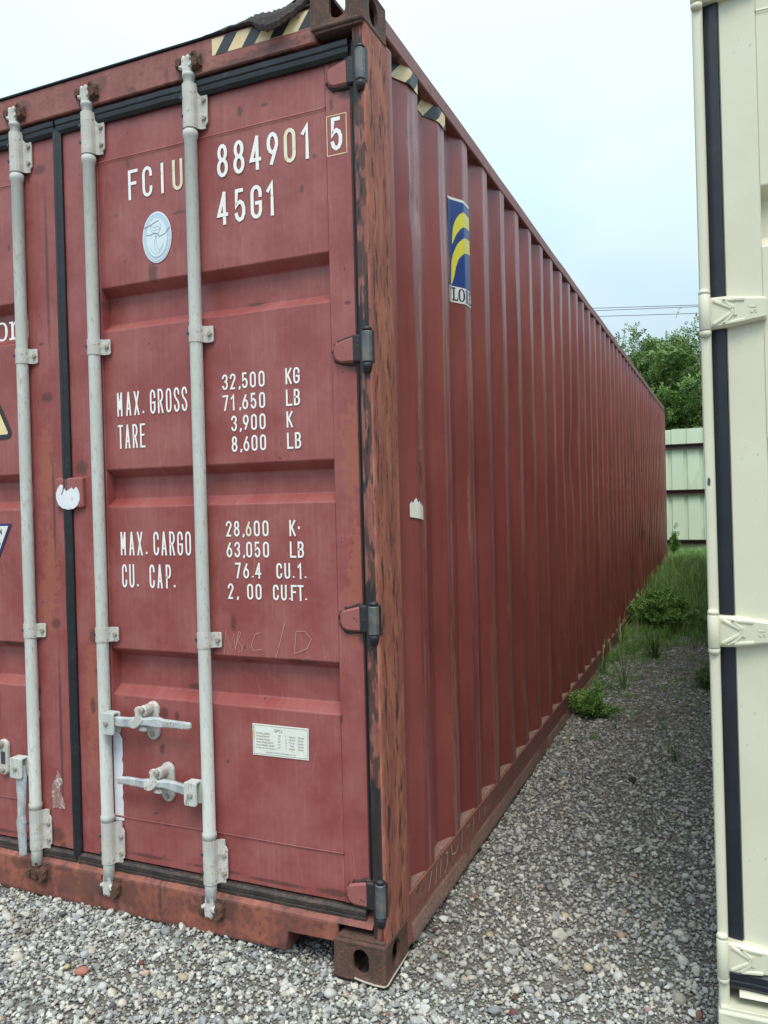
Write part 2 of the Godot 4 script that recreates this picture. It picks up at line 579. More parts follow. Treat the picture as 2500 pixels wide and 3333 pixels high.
	M.crust = patchy(85, Color(0.014, 0.012, 0.012), Color(0.05, 0.031, 0.025), Color(0.11, 0.052, 0.035), 0.63, 0.05, 1, 0.12, 256, 0.12, 4.0, 0.75)
	M.sill_paint = frame_paint(601, true)
	M.head_paint = frame_paint(701, false)
	M.door = door_paint()
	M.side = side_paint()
	M.post = post_paint()
	M.jamb = jamb_paint()
	var leaf := mat(Color.WHITE, 0.5)
	leaf.vertex_color_use_as_albedo = true
	leaf.backlight_enabled = true
	leaf.backlight = lin(0.10, 0.18, 0.03)
	M.leaf = leaf
	var st := mat(Color.WHITE, 0.85)
	st.vertex_color_use_as_albedo = true
	M.stone = st
	M.dirt = patchy(101, Color(0.10, 0.088, 0.070), Color(0.17, 0.150, 0.122), Color(0.25, 0.245, 0.23), 0.58, 0.16, 1, 0.1, 1024, 0.6, 0.8, 0.95)


# blotches of rust or grime, each with an outline broken by noise, stamped into a mask;
# list holds [x, y, half width, half height, weight], area is what the picture covers
func stamped(w: int, h: int, list: Array, area: Rect2, noise: PackedByteArray, bias: float, soft := 0.16) -> PackedFloat32Array:
	var out := PackedFloat32Array()
	out.resize(w * h)
	var px := area.size.x / w
	var py := area.size.y / h
	for sp in list:
		var wt: float = sp[4] if sp.size() > 4 else 1.0
		var cx := (float(sp[0]) - area.position.x) / px
		var cy := h - (float(sp[1]) - area.position.y) / py
		var rx := float(sp[2]) / px
		var ry := float(sp[3]) / py
		for j in range(maxi(0, int(cy - ry * 1.7)), mini(h, int(cy + ry * 1.7) + 2)):
			var dy := (j + 0.5 - cy) / ry
			for i in range(maxi(0, int(cx - rx * 1.7)), mini(w, int(cx + rx * 1.7) + 2)):
				var dx := (i + 0.5 - cx) / rx
				var v := (noise[j * w + i] / 255.0 * 1.5 + bias - sqrt(dx * dx + dy * dy)) / soft
				if v > 0.0:
					var k := j * w + i
					out[k] = maxf(out[k], minf(v, 1.0) * wt)
	return out


# two noises in one, for ragged outlines
func mixed(a: PackedByteArray, b: PackedByteArray, t: float) -> PackedByteArray:
	var o := PackedByteArray()
	o.resize(a.size())
	for i in a.size():
		o[i] = int(a[i] * (1.0 - t) + b[i] * t)
	return o


func door_paint() -> StandardMaterial3D:
	var w := 768
	var h := 1728
	var big := grain(201, 0.006, w, h, 1, 4)
	var streak := grain(202, 0.09, w, h, 36, 3)
	var mid := grain(203, 0.05, w, h, 1, 4)
	var fine := grain(204, 0.35, w, h, 1, 2)
	var d := PackedByteArray()
	d.resize(w * h * 3)
	var hg := PackedByteArray()
	hg.resize(w * h)
	# x, y in metres on the right leaf (x from -1.2 to 0), half sizes
	var spots := [[-0.462, 2.628, 0.012, 0.018], [-0.815, 2.175, 0.022, 0.035], [-0.70, 2.355, 0.03, 0.006], [-0.372, 2.63, 0.014, 0.007], [-0.905, 2.55, 0.008, 0.02], [-0.30, 0.915, 0.075, 0.013], [-0.77, 2.52, 0.006, 0.012],
		[-0.72, 0.805, 0.03, 0.012], [-0.815, 0.72, 0.016, 0.02], [-0.765, 0.715, 0.01, 0.016], [-0.83, 0.60, 0.012, 0.02], [-1.11, 0.96, 0.02, 0.03], [-1.09, 0.84, 0.02, 0.015], [-1.14, 1.545, 0.03, 0.03], [-1.065, 1.0, 0.012, 0.03], [-1.12, 0.72, 0.012, 0.03],
		[-0.205, 2.44, 0.008, 0.008], [-0.25, 2.35, 0.008, 0.012], [-0.105, 1.99, 0.012, 0.007], [-0.16, 0.755, 0.006, 0.018], [-0.50, 0.905, 0.02, 0.01], [-0.535, 1.03, 0.012, 0.03], [-0.62, 1.93, 0.018, 0.01], [-0.45, 2.035, 0.04, 0.006],
		[-0.10, 0.245, 0.045, 0.03], [-0.2, 0.225, 0.06, 0.012], [-0.4, 0.222, 0.12, 0.007], [-0.63, 0.228, 0.12, 0.007], [-0.9, 0.228, 0.10, 0.007], [-1.04, 2.10, 0.008, 0.06], [-0.068, 2.25, 0.008, 0.3], [-0.068, 1.4, 0.007, 0.2], [-0.066, 0.6, 0.008, 0.3], [-0.143, 2.68, 0.006, 0.08], [-0.143, 2.58, 0.007, 0.02],
		[-0.09, 2.60, 0.03, 0.02], [-0.085, 1.80, 0.03, 0.02], [-0.075, 1.00, 0.025, 0.02], [-0.07, 0.19, 0.02, 0.04], [-0.8, 2.73, 0.3, 0.008], [-0.3, 2.72, 0.2, 0.006]]
	var r2 := RandomNumberGenerator.new()
	r2.seed = 99
	for i in 60:
		var q := r2.randf_range(0.002, 0.005)
		spots.append([r2.randf_range(-1.18, -0.06), r2.randf_range(0.22, 2.7), q, q * r2.randf_range(0.8, 1.6)])
	var orange := [[-0.10, 1.125, 0.05, 0.03], [-0.115, 1.02, 0.03, 0.05], [-0.08, 0.24, 0.05, 0.03], [-0.09, 1.2, 0.035, 0.16], [-0.1, 1.55, 0.035, 0.15], [-1.12, 0.75, 0.03, 0.25], [-1.1, 1.2, 0.02, 0.12]]
	for q in orange:
		q.append(0.7)
	var ragged := mixed(mid, fine, 0.62)
	var area := Rect2(-1.2, 0.0, 1.2, 2.75)
	var dark := stamped(w, h, spots, area, ragged, 0.18)
	var warm := stamped(w, h, orange, area, mid, 0.25)
	# scratches: thin, mostly upright, down to a paler coat
	var cuts := []
	for i in 90:
		var x0 := r2.randf_range(-1.15, -0.08)
		var y0 := r2.randf_range(0.25, 2.65)
		var run := r2.randf_range(0.02, 0.11)
		var lean := r2.randf_range(-0.25, 0.25)
		for k in 12:
			cuts.append([x0 + lean * run * k / 12.0, y0 - run * k / 12.0, 0.0014, run / 14.0, r2.randf_range(0.2, 0.7)])
	var cut := stamped(w, h, cuts, area, fine, 0.5, 0.5)
	for j in h:
		for i in w:
			var k := j * w + i
			var b := big[k] / 255.0
			var s := streak[k] / 255.0
			var m := mid[k] / 255.0
			var f := fine[k] / 255.0
			var c := Color(0.255, 0.058, 0.053).lerp(Color(0.32, 0.100, 0.092), clampf(b * 1.5 + s * 0.4 + (m - 0.5) * 0.5 - 0.45, 0, 1))
			c *= 0.92 + 0.16 * f
			# pale run marks
			c = c.lerp(Color(0.36, 0.20, 0.17), clampf((s - 0.66) * 1.2, 0, 1) * clampf((b - 0.4) * 2.0, 0, 1))
			if warm[k] > 0.0:
				c = c.lerp(Color(0.34, 0.105, 0.065) * (0.85 + 0.3 * f), warm[k])
			if cut[k] > 0.0:
				c = c.lerp(Color(0.40, 0.22, 0.19), cut[k] * 0.6)
			var dk := dark[k]
			if dk > 0.0:
				c = c.lerp(Color(0.07, 0.032, 0.026) * (0.6 + 0.8 * f), dk * (0.45 + 0.5 * f))
			put(d, k * 3, c)
			hg[k] = int(clampf(140.0 + (f - 0.5) * 60.0 + (m - 0.5) * 60.0 - dk * 60.0, 0, 255))
	var mt := mat(Color.WHITE, 0.47)
	mt.albedo_texture = tex(w, h, d)
	mt.heightmap_enabled = true
	mt.heightmap_texture = tex_l(w, h, hg)
	mt.heightmap_scale = 0.06
	return mt


# the red cross members of the door frame: faded primer with rust, runs and grime where the photograph has them
func frame_paint(sd: int, low: bool) -> StandardMaterial3D:
	var w := 1280
	var h := 96
	var big := grain(sd, 0.012, w, h, 1, 4)
	var run := grain(sd + 1, 0.05, w, h, 12, 3)
	var mid := grain(sd + 2, 0.06, w, h, 1, 4)
	var fine := grain(sd + 3, 0.35, w, h, 1, 2)
	# x in metres from the right corner, y in parts of the height, half sizes, weight
	var marks := [[0.50, 0.97, 0.30, 0.12, 0.9], [0.30, 0.80, 0.13, 0.16, 0.9], [0.42, 0.90, 0.10, 0.14, 0.9], [0.85, 0.98, 0.3, 0.05, 0.7], [1.3, 0.98, 0.3, 0.05, 0.7], [0.57, 0.45, 0.03, 0.3, 0.5], [0.97, 0.4, 0.03, 0.3, 0.6], [1.31, 0.45, 0.03, 0.3, 0.6], [0.70, 0.7, 0.01, 0.2, 0.6], [0.84, 0.85, 0.02, 0.15, 0.8], [1.75, 0.5, 0.05, 0.3, 0.6]]
	if low:
		marks = [[0.95, 0.55, 0.05, 0.35, 0.8], [1.13, 0.5, 0.07, 0.5, 0.7], [1.22, 0.6, 0.10, 0.25, 0.45], [1.33, 0.45, 0.05, 0.35, 0.9], [0.56, 0.45, 0.05, 0.3, 0.8], [0.82, 0.5, 0.008, 0.5, 0.9], [0.80, 0.3, 0.006, 0.3, 0.8], [0.35, 0.15, 0.03, 0.12, 0.9], [0.25, 0.12, 0.16, 0.10, 0.9], [0.42, 0.08, 0.10, 0.07, 0.9], [0.75, 0.06, 0.15, 0.06, 0.9], [1.05, 0.06, 0.2, 0.07, 0.9], [1.5, 0.06, 0.3, 0.08, 0.9], [0.30, 0.03, 0.15, 0.2, 0.8], [0.45, 0.02, 0.2, 0.12, 0.7], [0.9, 0.02, 0.4, 0.10, 0.6], [1.4, 0.02, 0.4, 0.12, 0.7], [1.45, 0.4, 0.06, 0.15, 0.7], [0.68, 0.55, 0.03, 0.1, 0.8], [1.24, 0.32, 0.05, 0.08, 0.8]]
		for q in marks.slice(12, 17):
			q[1] = 0.97
	for q in marks:
		q[0] = 2.438 - q[0]
		q[1] = 1.0 - q[1]
	var mask := stamped(w, h, marks, Rect2(0, 0, 2.438, 1.0), mixed(mid, fine, 0.4), 0.16)
	var d := PackedByteArray()
	d.resize(w * h * 3)
	var hg := PackedByteArray()
	hg.resize(w * h)
	for j in h:
		for i in w:
			var k := j * w + i
			var b := big[k] / 255.0
			var r := run[k] / 255.0
			var m := mid[k] / 255.0
			var f := fine[k] / 255.0
			var c: Color
			if low:
				c = Color(0.19, 0.063, 0.050).lerp(Color(0.325, 0.106, 0.066), clampf(b * 1.5 - 0.35 + (r - 0.5) * 0.6, 0, 1))
			else:
				c = Color(0.235, 0.072, 0.062).lerp(Color(0.30, 0.110, 0.092), clampf(b * 1.2 - 0.2 + (r - 0.5) * 0.8, 0, 1))
			c *= 0.92 + 0.16 * f
			var dk := clampf((m * 0.7 + f * 0.3 - (0.59 if low else 0.66)) / 0.06, 0, 1) * 0.7
			dk = maxf(dk, mask[k])
			c = c.lerp(Color(0.062, 0.034, 0.026) * (0.6 + 0.8 * f), dk * (0.55 + 0.4 * f))
			put(d, k * 3, c)
			hg[k] = int(clampf(140.0 + (f - 0.5) * 70.0 - dk * 60.0, 0, 255))
	var mt := mat(Color.WHITE, 0.6)
	mt.albedo_texture = tex(w, h, d)
	mt.heightmap_enabled = true
	mt.heightmap_texture = tex_l(w, h, hg)
	mt.heightmap_scale = 0.08
	return mt


func side_paint() -> StandardMaterial3D:
	var w := 2048
	var h := 768
	var big := grain(301, 0.008, w, h, 2, 4)
	var streak := grain(302, 0.16, w, h, 24, 3)
	var mid := grain(303, 0.07, w, h, 2, 4)
	var fine := grain(304, 0.4, w, h, 1, 2)
	var d := PackedByteArray()
	d.resize(w * h * 3)
	# z, y, half sizes: rust seen on the wall
	var spots := [[0.405, 1.50, 0.012, 0.05], [0.4, 2.62, 0.01, 0.03], [1.22, 0.36, 0.008, 0.05, 0.6], [0.93, 0.42, 0.007, 0.06, 0.5], [8.2, 0.95, 0.25, 0.10], [8.9, 0.8, 0.2, 0.12], [7.5, 0.7, 0.1, 0.1], [9.4, 1.0, 0.2, 0.06], [7.0, 0.4, 0.1, 0.1], [6.2, 0.6, 0.1, 0.08]]
	var r2 := RandomNumberGenerator.new()
	r2.seed = 77
	for i in 40:
		spots.append([r2.randf_range(0.3, 11.8), r2.randf_range(0.2, 1.6), r2.randf_range(0.006, 0.012), r2.randf_range(0.006, 0.02), 0.7])
	var pale := []  # scuffs, laid densely so their colour also paints extra light on the outer flats
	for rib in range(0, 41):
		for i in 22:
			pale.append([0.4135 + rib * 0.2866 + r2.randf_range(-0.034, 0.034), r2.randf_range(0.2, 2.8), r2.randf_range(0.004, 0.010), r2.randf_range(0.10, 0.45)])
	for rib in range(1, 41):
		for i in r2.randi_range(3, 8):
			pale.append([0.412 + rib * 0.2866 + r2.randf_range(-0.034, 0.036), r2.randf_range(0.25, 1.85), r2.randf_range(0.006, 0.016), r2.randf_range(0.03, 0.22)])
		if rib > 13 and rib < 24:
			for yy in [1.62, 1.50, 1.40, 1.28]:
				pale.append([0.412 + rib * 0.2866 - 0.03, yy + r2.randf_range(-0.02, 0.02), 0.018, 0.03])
	var area := Rect2(0, 0, 12.192, 2.9)
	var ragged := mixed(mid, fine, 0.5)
	var worn_lit := stamped(w, h, pale, area, ragged, 0.25, 0.3)
	var dark := stamped(w, h, spots, area, ragged, 0.05, 0.3)
	for j in h:
		for i in w:
			var k := j * w + i
			var b := big[k] / 255.0
			var s := streak[k] / 255.0
			var m := mid[k] / 255.0
			var f := fine[k] / 255.0
			var c := Color(0.190, 0.039, 0.036).lerp(Color(0.268, 0.067, 0.060), clampf(b * 1.2 + s * 0.6 + (m - 0.5) * 0.3 - 0.45, 0, 1))
			c *= 0.92 + 0.16 * f
			if worn_lit[k] > 0.0:
				c = c.lerp(Color(0.385, 0.165, 0.14) * (0.8 + 0.4 * f), worn_lit[k] * 0.6)
			if dark[k] > 0.0:
				c = c.lerp(Color(0.06, 0.026, 0.02) * (0.7 + 0.6 * f), dark[k] * 0.85)
			put(d, k * 3, c)
	var mt := mat(Color.WHITE, 0.36, 0.6)
	mt.albedo_texture = tex(w, h, d)
	return mt


# flaking corner post: orange primer in vertical grain, lifted dark flakes
func post_paint() -> StandardMaterial3D:
	var w := 160
	var h := 2048
	var grainy := grain(401, 0.06, w, h, 3, 4)
	var flake := grain(402, 0.055, w, h, 5, 4)
	var patch := grain(403, 0.016, w, h, 3, 4)
	var fine := grain(404, 0.4, w, h, 2, 2)
	var d := PackedByteArray()
	d.resize(w * h * 3)
	var hg := PackedByteArray()
	hg.resize(w * h)
	for j in h:
		for i in w:
			var k := j * w + i
			var g := grainy[k] / 255.0
			var q := flake[k] / 255.0
			var p := patch[k] / 255.0
			var f := fine[k] / 255.0
			var u := (i + 0.5) / w
			# brown-red paint, worn through to orange primer in ragged patches
			var c := Color(0.29, 0.092, 0.064).lerp(Color(0.40, 0.142, 0.084), clampf((p - 0.44) * 3.5 + (g - 0.5) * 1.6, 0, 1))
			c = c.lerp(Color(0.33, 0.165, 0.13), clampf((g - 0.62) * 3.0, 0, 1) * 0.6)
			c *= 0.84 + 0.32 * f
			var band := maxf(1.0 - absf(u - 0.22) / 0.18, 1.0 - absf(u - 0.66) / 0.20)
			var fl := clampf((q * 0.8 + f * 0.2 + clampf(band, 0, 1) * 0.14 - 0.735 - (p - 0.5) * 0.2) / 0.05, 0, 1)
			var wob := patch[j * w + 20] / 255.0 - 0.5
			for cr in [0.20 + wob * 0.22, 0.64 - wob * 0.18]:
				fl = maxf(fl, clampf((0.010 + (q - 0.5) * 0.13 + (f - 0.5) * 0.03 - absf(u - cr)) / 0.014, 0, 1))
			c = c.lerp(Color(0.050, 0.025, 0.020) * (0.6 + 0.8 * f), fl * 0.88)
			put(d, k * 3, c)
			hg[k] = int(clampf(150.0 - fl * 110.0 + (g - 0.5) * 70.0 + (f - 0.5) * 40.0, 0, 255))
	var mt := mat(Color.WHITE, 0.75)
	mt.albedo_texture = tex(w, h, d)
	mt.heightmap_enabled = true
	mt.heightmap_texture = tex_l(w, h, hg)
	mt.heightmap_scale = 0.22
	return mt


# the narrow front of the post: red paint, rust, and black sealant smeared round the hinges
func jamb_paint() -> StandardMaterial3D:
	var w := 64
	var h := 2048
	var g1 := grain(501, 0.06, w, h, 6, 4)
	var g2 := grain(502, 0.03, w, h, 3, 4)
	var fine := grain(503, 0.4, w, h, 1, 2)
	var d := PackedByteArray()
	d.resize(w * h * 3)
	for j in h:
		var y := 2.896 * (1.0 - (j + 0.5) / h)
		var tar := 0.0
		for hy in [2.656, 1.85, 1.06, 0.245]:
			tar = maxf(tar, 1.0 - (absf(hy - y) - 0.07) / 0.06)
		tar = maxf(tar, 1.0 - (absf(0.42 - y) - 0.14) / 0.06)
		for i in w:
			var k := j * w + i
			var a := g1[k] / 255.0
			var b := g2[k] / 255.0
			var f := fine[k] / 255.0
			var c := Color(0.24, 0.075, 0.058).lerp(Color(0.36, 0.16, 0.12), clampf(a * 1.8 - 0.7, 0, 1))
			c = c.lerp(Color(0.085, 0.036, 0.028), clampf((b - 0.46) / 0.12, 0, 1))
			c = c.lerp(Color(0.012, 0.013, 0.016), clampf((tar + (a - 0.5) * 2.2 - 0.25) / 0.35, 0, 1) * 0.92)
			c *= 0.8 + 0.4 * f
			put(d, k * 3, c)
	var mt := mat(Color.WHITE, 0.6)
	mt.albedo_texture = tex(w, h, d)
	return mt


# ---------------------------------------------------------------- containers
# folded sheet: profile of (a, depth) along axis a, straight along axis b, bulging out along o
func sheet(st: SurfaceTool, prof: PackedVector2Array, b0: float, b1: float, nb: int, org: Vector3, a: Vector3, b: Vector3, o: Vector3, uv: Callable, dent: Callable):
	var n := prof.size() - 1
	var nn := []
	for i in n:
		var d := prof[i + 1] - prof[i]
		nn.append(Vector2(-d.y, d.x).normalized() * (1.0 if d.x >= 0.0 else -1.0))
	for i in n:
		var sh := prof[i].distance_to(prof[i + 1]) < 0.013
		var n0: Vector2 = nn[maxi(i - 1, 0)] if sh else nn[i]
		var n1: Vector2 = nn[mini(i + 1, n - 1)] if sh else nn[i]
		var rows := []
		for e in [[prof[i], n0], [prof[i + 1], n1]]:
			var row := []
			for j in nb + 1:
				var bb := lerpf(b0, b1, j / float(nb))
				var p: Vector2 = e[0]
				var h: float = dent.call(p.x, bb)
				var ga: float = (dent.call(p.x + 0.004, bb) - h) / 0.004
				var gb: float = (dent.call(p.x, bb + 0.004) - h) / 0.004
				var nv: Vector3 = (a * (e[1].x - ga * e[1].y) + o * e[1].y - b * gb).normalized()
				row.append([org + a * p.x + b * bb + o * (p.y + h), nv, uv.call(p.x, bb)])
			rows.append(row)
		var order := [0, 3, 1, 0, 2, 3] if a.cross(b).dot(o) > 0.0 else [0, 1, 3, 0, 3, 2]
		for j in nb:
			var four := [rows[0][j], rows[1][j], rows[0][j + 1], rows[1][j + 1]]
			for e in order:
				var v: Array = four[e]
				st.set_normal(v[1])
				st.set_uv(v[2])
				st.add_vertex(v[0])


# upright strip: x, z outline raised from y0 to y1, with u along the outline
func upright(st: SurfaceTool, pts: Array, y0: float, y1: float, uv: Callable, rows := 1):
	var run := 0.0
	for i in pts.size() - 1:
		var p: Vector2 = pts[i]
		var q: Vector2 = pts[i + 1]
		var nx := run + p.distance_to(q)
		for j in rows:
			var ya := lerpf(y0, y1, j / float(rows))
			var yb := lerpf(y0, y1, (j + 1) / float(rows))
			for v in [[p, run, ya], [q, nx, yb], [q, nx, ya], [p, run, ya], [p, run, yb], [q, nx, yb]]:
				st.set_uv(uv.call(v[0], v[1], v[2]))
				st.add_vertex(Vector3(v[0].x, v[2], v[0].y))
		run = nx


# a cross-section in x, y (or z, y) carried straight along from one end to the other
func sweep(st: SurfaceTool, sec: PackedVector2Array, o0: Vector3, o1: Vector3, ax: Vector3, ay: Vector3, n := 1, wob := 0.0, sd := 0):
	var nz := FastNoiseLite.new()
	nz.seed = sd
	nz.frequency = 0.6
	var rings := []
	for i in n + 1:
		var c := o0.lerp(o1, i / float(n))
		var dx := nz.get_noise_1d(i * 7.3) * wob
		var dy := nz.get_noise_1d(i * 7.3 + 500.0) * wob
		var r := PackedVector3Array()
		for q in sec:
			r.append(c + ax * (q.x + dx) + ay * (q.y + dy))
		rings.append(r)
	loft(st, rings)


func rect_loop(lo: Vector2, hi: Vector2, c: Vector2) -> PackedVector2Array:
	var out := PackedVector2Array()
	for q in 4:
		var cor := Vector2(hi.x if q in [0, 3] else lo.x, hi.y if q < 2 else lo.y)
		var ms := [Vector2(hi.x, c.y), Vector2(c.x, hi.y), Vector2(lo.x, c.y), Vector2(c.x, lo.y)]
		for i in 9:
			out.append(ms[q].lerp(cor, i / 4.0) if i <= 4 else cor.lerp(ms[(q + 1) % 4], (i - 4) / 4.0))
	return out


# cast corner block with its three openings; sx, sy, sz say which faces look out
func casting(st: SurfaceTool, o: Vector3, sx: float, sy: float, sz: float):
	var r := 0.006
	var t := 0.016
	var c := o + Vector3(-sx * 0.081, -sy * 0.059, -sz * 0.089)
	var h := Vector3(0.081, 0.059, 0.089)
	# outward faces: end, side, top or bottom
	var hole := stadium(Vector2(0.0, 0.0), 0.052, 0.074, 9)
	plate_hole(st, rect_loop(Vector2(-h.x + r, -h.y + r), Vector2(h.x - r, h.y - r), Vector2.ZERO), hole, t, frame(c + Vector3(0, 0, sz * (h.z - t)), Vector3(sz, 0, 0)))
	hole = stadium(Vector2.ZERO, 0.062, 0.078, 9)
	plate_hole(st, rect_loop(Vector2(-h.z + r, -h.y + r), Vector2(h.z - r, h.y - r), Vector2.ZERO), hole, t, frame(c + Vector3(sx * (h.x - t), 0, 0), Vector3(0, 0, -sx)))
	hole = stadium(Vector2.ZERO, 0.064, 0.124, 9)
	plate_hole(st, rect_loop(Vector2(-h.x + r, -h.z + r), Vector2(h.x - r, h.z - r), Vector2.ZERO), hole, t, frame(c + Vector3(0, sy * (h.y - t), 0), Vector3(1, 0, 0), Vector3(0, 0, -sy)))
	box(st, c + Vector3(-h.x + r, -sy * h.y - 0.008, -h.z + r), c + Vector3(h.x - r, -sy * h.y + 0.008, h.z - r), 0.001)
	box(st, c + Vector3(-sx * h.x - 0.008, -h.y + r, -h.z + r), c + Vector3(-sx * h.x + 0.008, h.y - r, h.z - r), 0.001)
	box(st, c + Vector3(-h.x + r, -h.y + r, -sz * h.z - 0.008), c + Vector3(h.x - r, h.y - r, -sz * h.z + 0.008), 0.001)
	# rounded edges between the faces
	for k in 3:
		var i := (k + 1) % 3
		var j := (k + 2) % 3
		for si in [-1.0, 1.0]:
			for sj in [-1.0, 1.0]:
				var a := Vector3()
				a[i] = si * (h[i] - r)
				a[j] = sj * (h[j] - r)
				a[k] = -(h[k] - r)
				var b := a
				b[k] = -a[k]
				var di := Vector3()
				di[i] = si * r
				var dj := Vector3()
				dj[j] = sj * r
				var m := (di + dj) * 0.72
				quad_out(st, c + a + di, c + b + di, c + b + m, c + a + m, c)
				quad_out(st, c + a + m, c + b + m, c + b + dj, c + a + dj, c)
	for s in [-1.0, 1.0]:
		for u in [-1.0, 1.0]:
			for w in [-1.0, 1.0]:
				var q := Vector3(s * (h.x - r), u * (h.y - r), w * (h.z - r))
				var e := [Vector3(s * r, 0, 0), Vector3(0, u * r, 0), Vector3(0, 0, w * r)]
				var m: Vector3 = (e[0] + e[1] + e[2]) * 0.6
				for n in 3:
					var f: Vector3 = (e[n] + e[(n + 1) % 3]) * 0.72
					tri_out(st, c + q + e[n], c + q + f, c + q + m, c)
					tri_out(st, c + q + f, c + q + e[(n + 1) % 3], c + q + m, c)


func side_profile() -> PackedVector2Array:
	var p := PackedVector2Array()
	var inn := -0.044
	var out := -0.008
	p.append(Vector2(0.238, inn))
	var bend := func(a: Vector2, c: Vector2, q: PackedVector2Array):
		q.append(a)
		q.append(c)
	for k in 41:
		var e := 0.451 + 0.2866 * k
		var sl := Vector2(0.068, 0.036).normalized() * 0.005
		p.append_array([Vector2(e - 0.143 - 0.005, inn), Vector2(e - 0.143 + sl.x, inn + sl.y), Vector2(e - 0.075 - sl.x, out - sl.y), Vector2(e - 0.075 + 0.005, out), Vector2(e - 0.005, out), Vector2(e + sl.x, out - sl.y), Vector2(e + 0.068 - sl.x, inn + sl.y), Vector2(e + 0.068 + 0.005, inn)])
	p.append(Vector2(11.992, inn))
	return p


func door_profile() -> PackedVector2Array:
	var p := PackedVector2Array()
	p.append(Vector2(0.205, 0.0))
	p.append_array([Vector2(0.344, 0), Vector2(0.347, 0.0035), Vector2(0.352, 0.0035), Vector2(0.355, 0)])
	for c in [[0.767, 0.924], [1.407, 1.533], [2.004, 2.15]]:
		var e: float = 0.0045
		var s := 0.026
		p.append_array([Vector2(c[0] - e, 0), Vector2(c[0] + e * 0.6, -e * 0.8), Vector2(c[0] + s - e * 0.6, -0.042 + e * 0.8), Vector2(c[0] + s + e, -0.042),
			Vector2(c[1] - s - e, -0.042), Vector2(c[1] - s + e * 0.6, -0.042 + e * 0.8), Vector2(c[1] - e * 0.6, -e * 0.8), Vector2(c[1] + e, 0)])
	p.append_array([Vector2(2.568, 0), Vector2(2.571, 0.0035), Vector2(2.577, 0.0035), Vector2(2.58, 0)])
	p.append(Vector2(2.722, 0.0))
	return p


func no_dent(_a: float, _b: float) -> float:
	return 0.0


# one door leaf between x0 (inner edge) and x1 (hinge edge)
func door_leaf(c: Node3D, m: Material, xi: float, xo: float, sd: int) -> MeshInstance3D:
	var st := begin()
	var s := signf(xo - xi)
	var uv := func(y: float, x: float) -> Vector2: return Vector2(clampf(absf(x - (xi - s * 0.012)) / 1.2, 0, 1) if s > 0 else 1.0 - clampf(absf(x - (xi - s * 0.012)) / 1.2, 0, 1), 1.0 - y / 2.75)
	var nz := FastNoiseLite.new()
	nz.seed = sd
	nz.frequency = 2.2
	nz.fractal_octaves = 2
	var dent := func(y: float, x: float) -> float: return nz.get_noise_2d(x * 1.3, y) * 0.0016
	var lo := minf(xi + s * 0.155, xo - s * 0.085)
	var hi := maxf(xi + s * 0.155, xo - s * 0.085)
	sheet(st, door_profile(), lo, hi, 18, Vector3(0, 0, SKIN - 0.003), Vector3.UP, Vector3.RIGHT, Vector3.BACK, uv, dent)
	var panel := obj("door", st, m, c)
	# the leaf's upright frame members
	for e in [[xi, xi + s * 0.155], [xo - s * 0.085, xo]]:
		var a: float = minf(e[0], e[1])
		var b: float = maxf(e[0], e[1])
		st = begin()
		var back := SKIN - 0.046
		upright(st, [Vector2(a, back), Vector2(a, SKIN - 0.004), Vector2(a + 0.003, SKIN), Vector2(b - 0.003, SKIN), Vector2(b, SKIN - 0.004), Vector2(b, back), Vector2(a, back)], 0.205, 2.722,
			func(p: Vector2, _r: float, y: float) -> Vector2: return uv.call(y, p.x), 6)
		obj("door_stile", finish(st), m, panel)
	st = begin()
	box(st, Vector3(lo + 0.002, 0.206, SKIN - 0.118), Vector3(hi - 0.002, 2.72, SKIN - 0.106), 0.002)
	obj("door_lining", finish(st), m, panel)
	return panel


func stile_seal(c: Node3D, m: Material, x0: float, x1: float, y0: float, y1: float, called := "door_seal", z := -0.036, plain := false):
	var st := begin()
	var w := x1 - x0
	var sec := PackedVector2Array([Vector2(0, -0.02), Vector2(0.0, 0.0), Vector2(w * 0.2, 0.007), Vector2(w * 0.42, 0.008), Vector2(w * 0.5, 0.0062), Vector2(w * 0.58, 0.008), Vector2(w * 0.82, 0.006), Vector2(w, 0.0), Vector2(w, -0.02)])
	if plain:
		sec = PackedVector2Array([Vector2(0, -0.02), Vector2(0, 0), Vector2(w * 0.30, 0.0035), Vector2(w * 0.42, 0.0045), Vector2(w * 0.95, 0.0065), Vector2(w, 0.005), Vector2(w, -0.02)])
	sweep(st, sec, Vector3(x0, y0, z), Vector3(x0, y1, z), Vector3.RIGHT, Vector3.BACK, 30, 0.0012, int(x0 * 100.0) + 7)
	return obj(called, finish(st), m, c)


func cross_seal(c: Node3D, m: Material, x0: float, x1: float, y0: float, y1: float, called := "door_seal", z := -0.036, wob := 0.0015):
	var st := begin()
	var w := y1 - y0
	var sec := PackedVector2Array([Vector2(0, -0.02), Vector2(0.0, 0.0), Vector2(w * 0.2, 0.008), Vector2(w * 0.42, 0.0095), Vector2(w * 0.5, 0.0075), Vector2(w * 0.58, 0.011), Vector2(w * 0.85, 0.012), Vector2(w, 0.004), Vector2(w, -0.02)])
	sweep(st, sec, Vector3(x0, y0, z), Vector3(x1, y0, z), Vector3.UP, Vector3.BACK, 30, wob, int(y0 * 100.0) + 3)
	return obj(called, finish(st), m, c)


func bolt_head(st: SurfaceTool, c: Vector3, r := 0.011, n := 6):
	lathe(st, c, [[r, 0.0], [r, 0.006], [r * 0.75, 0.008]], n, Vector3.RIGHT, Vector3.UP, Vector3.BACK)


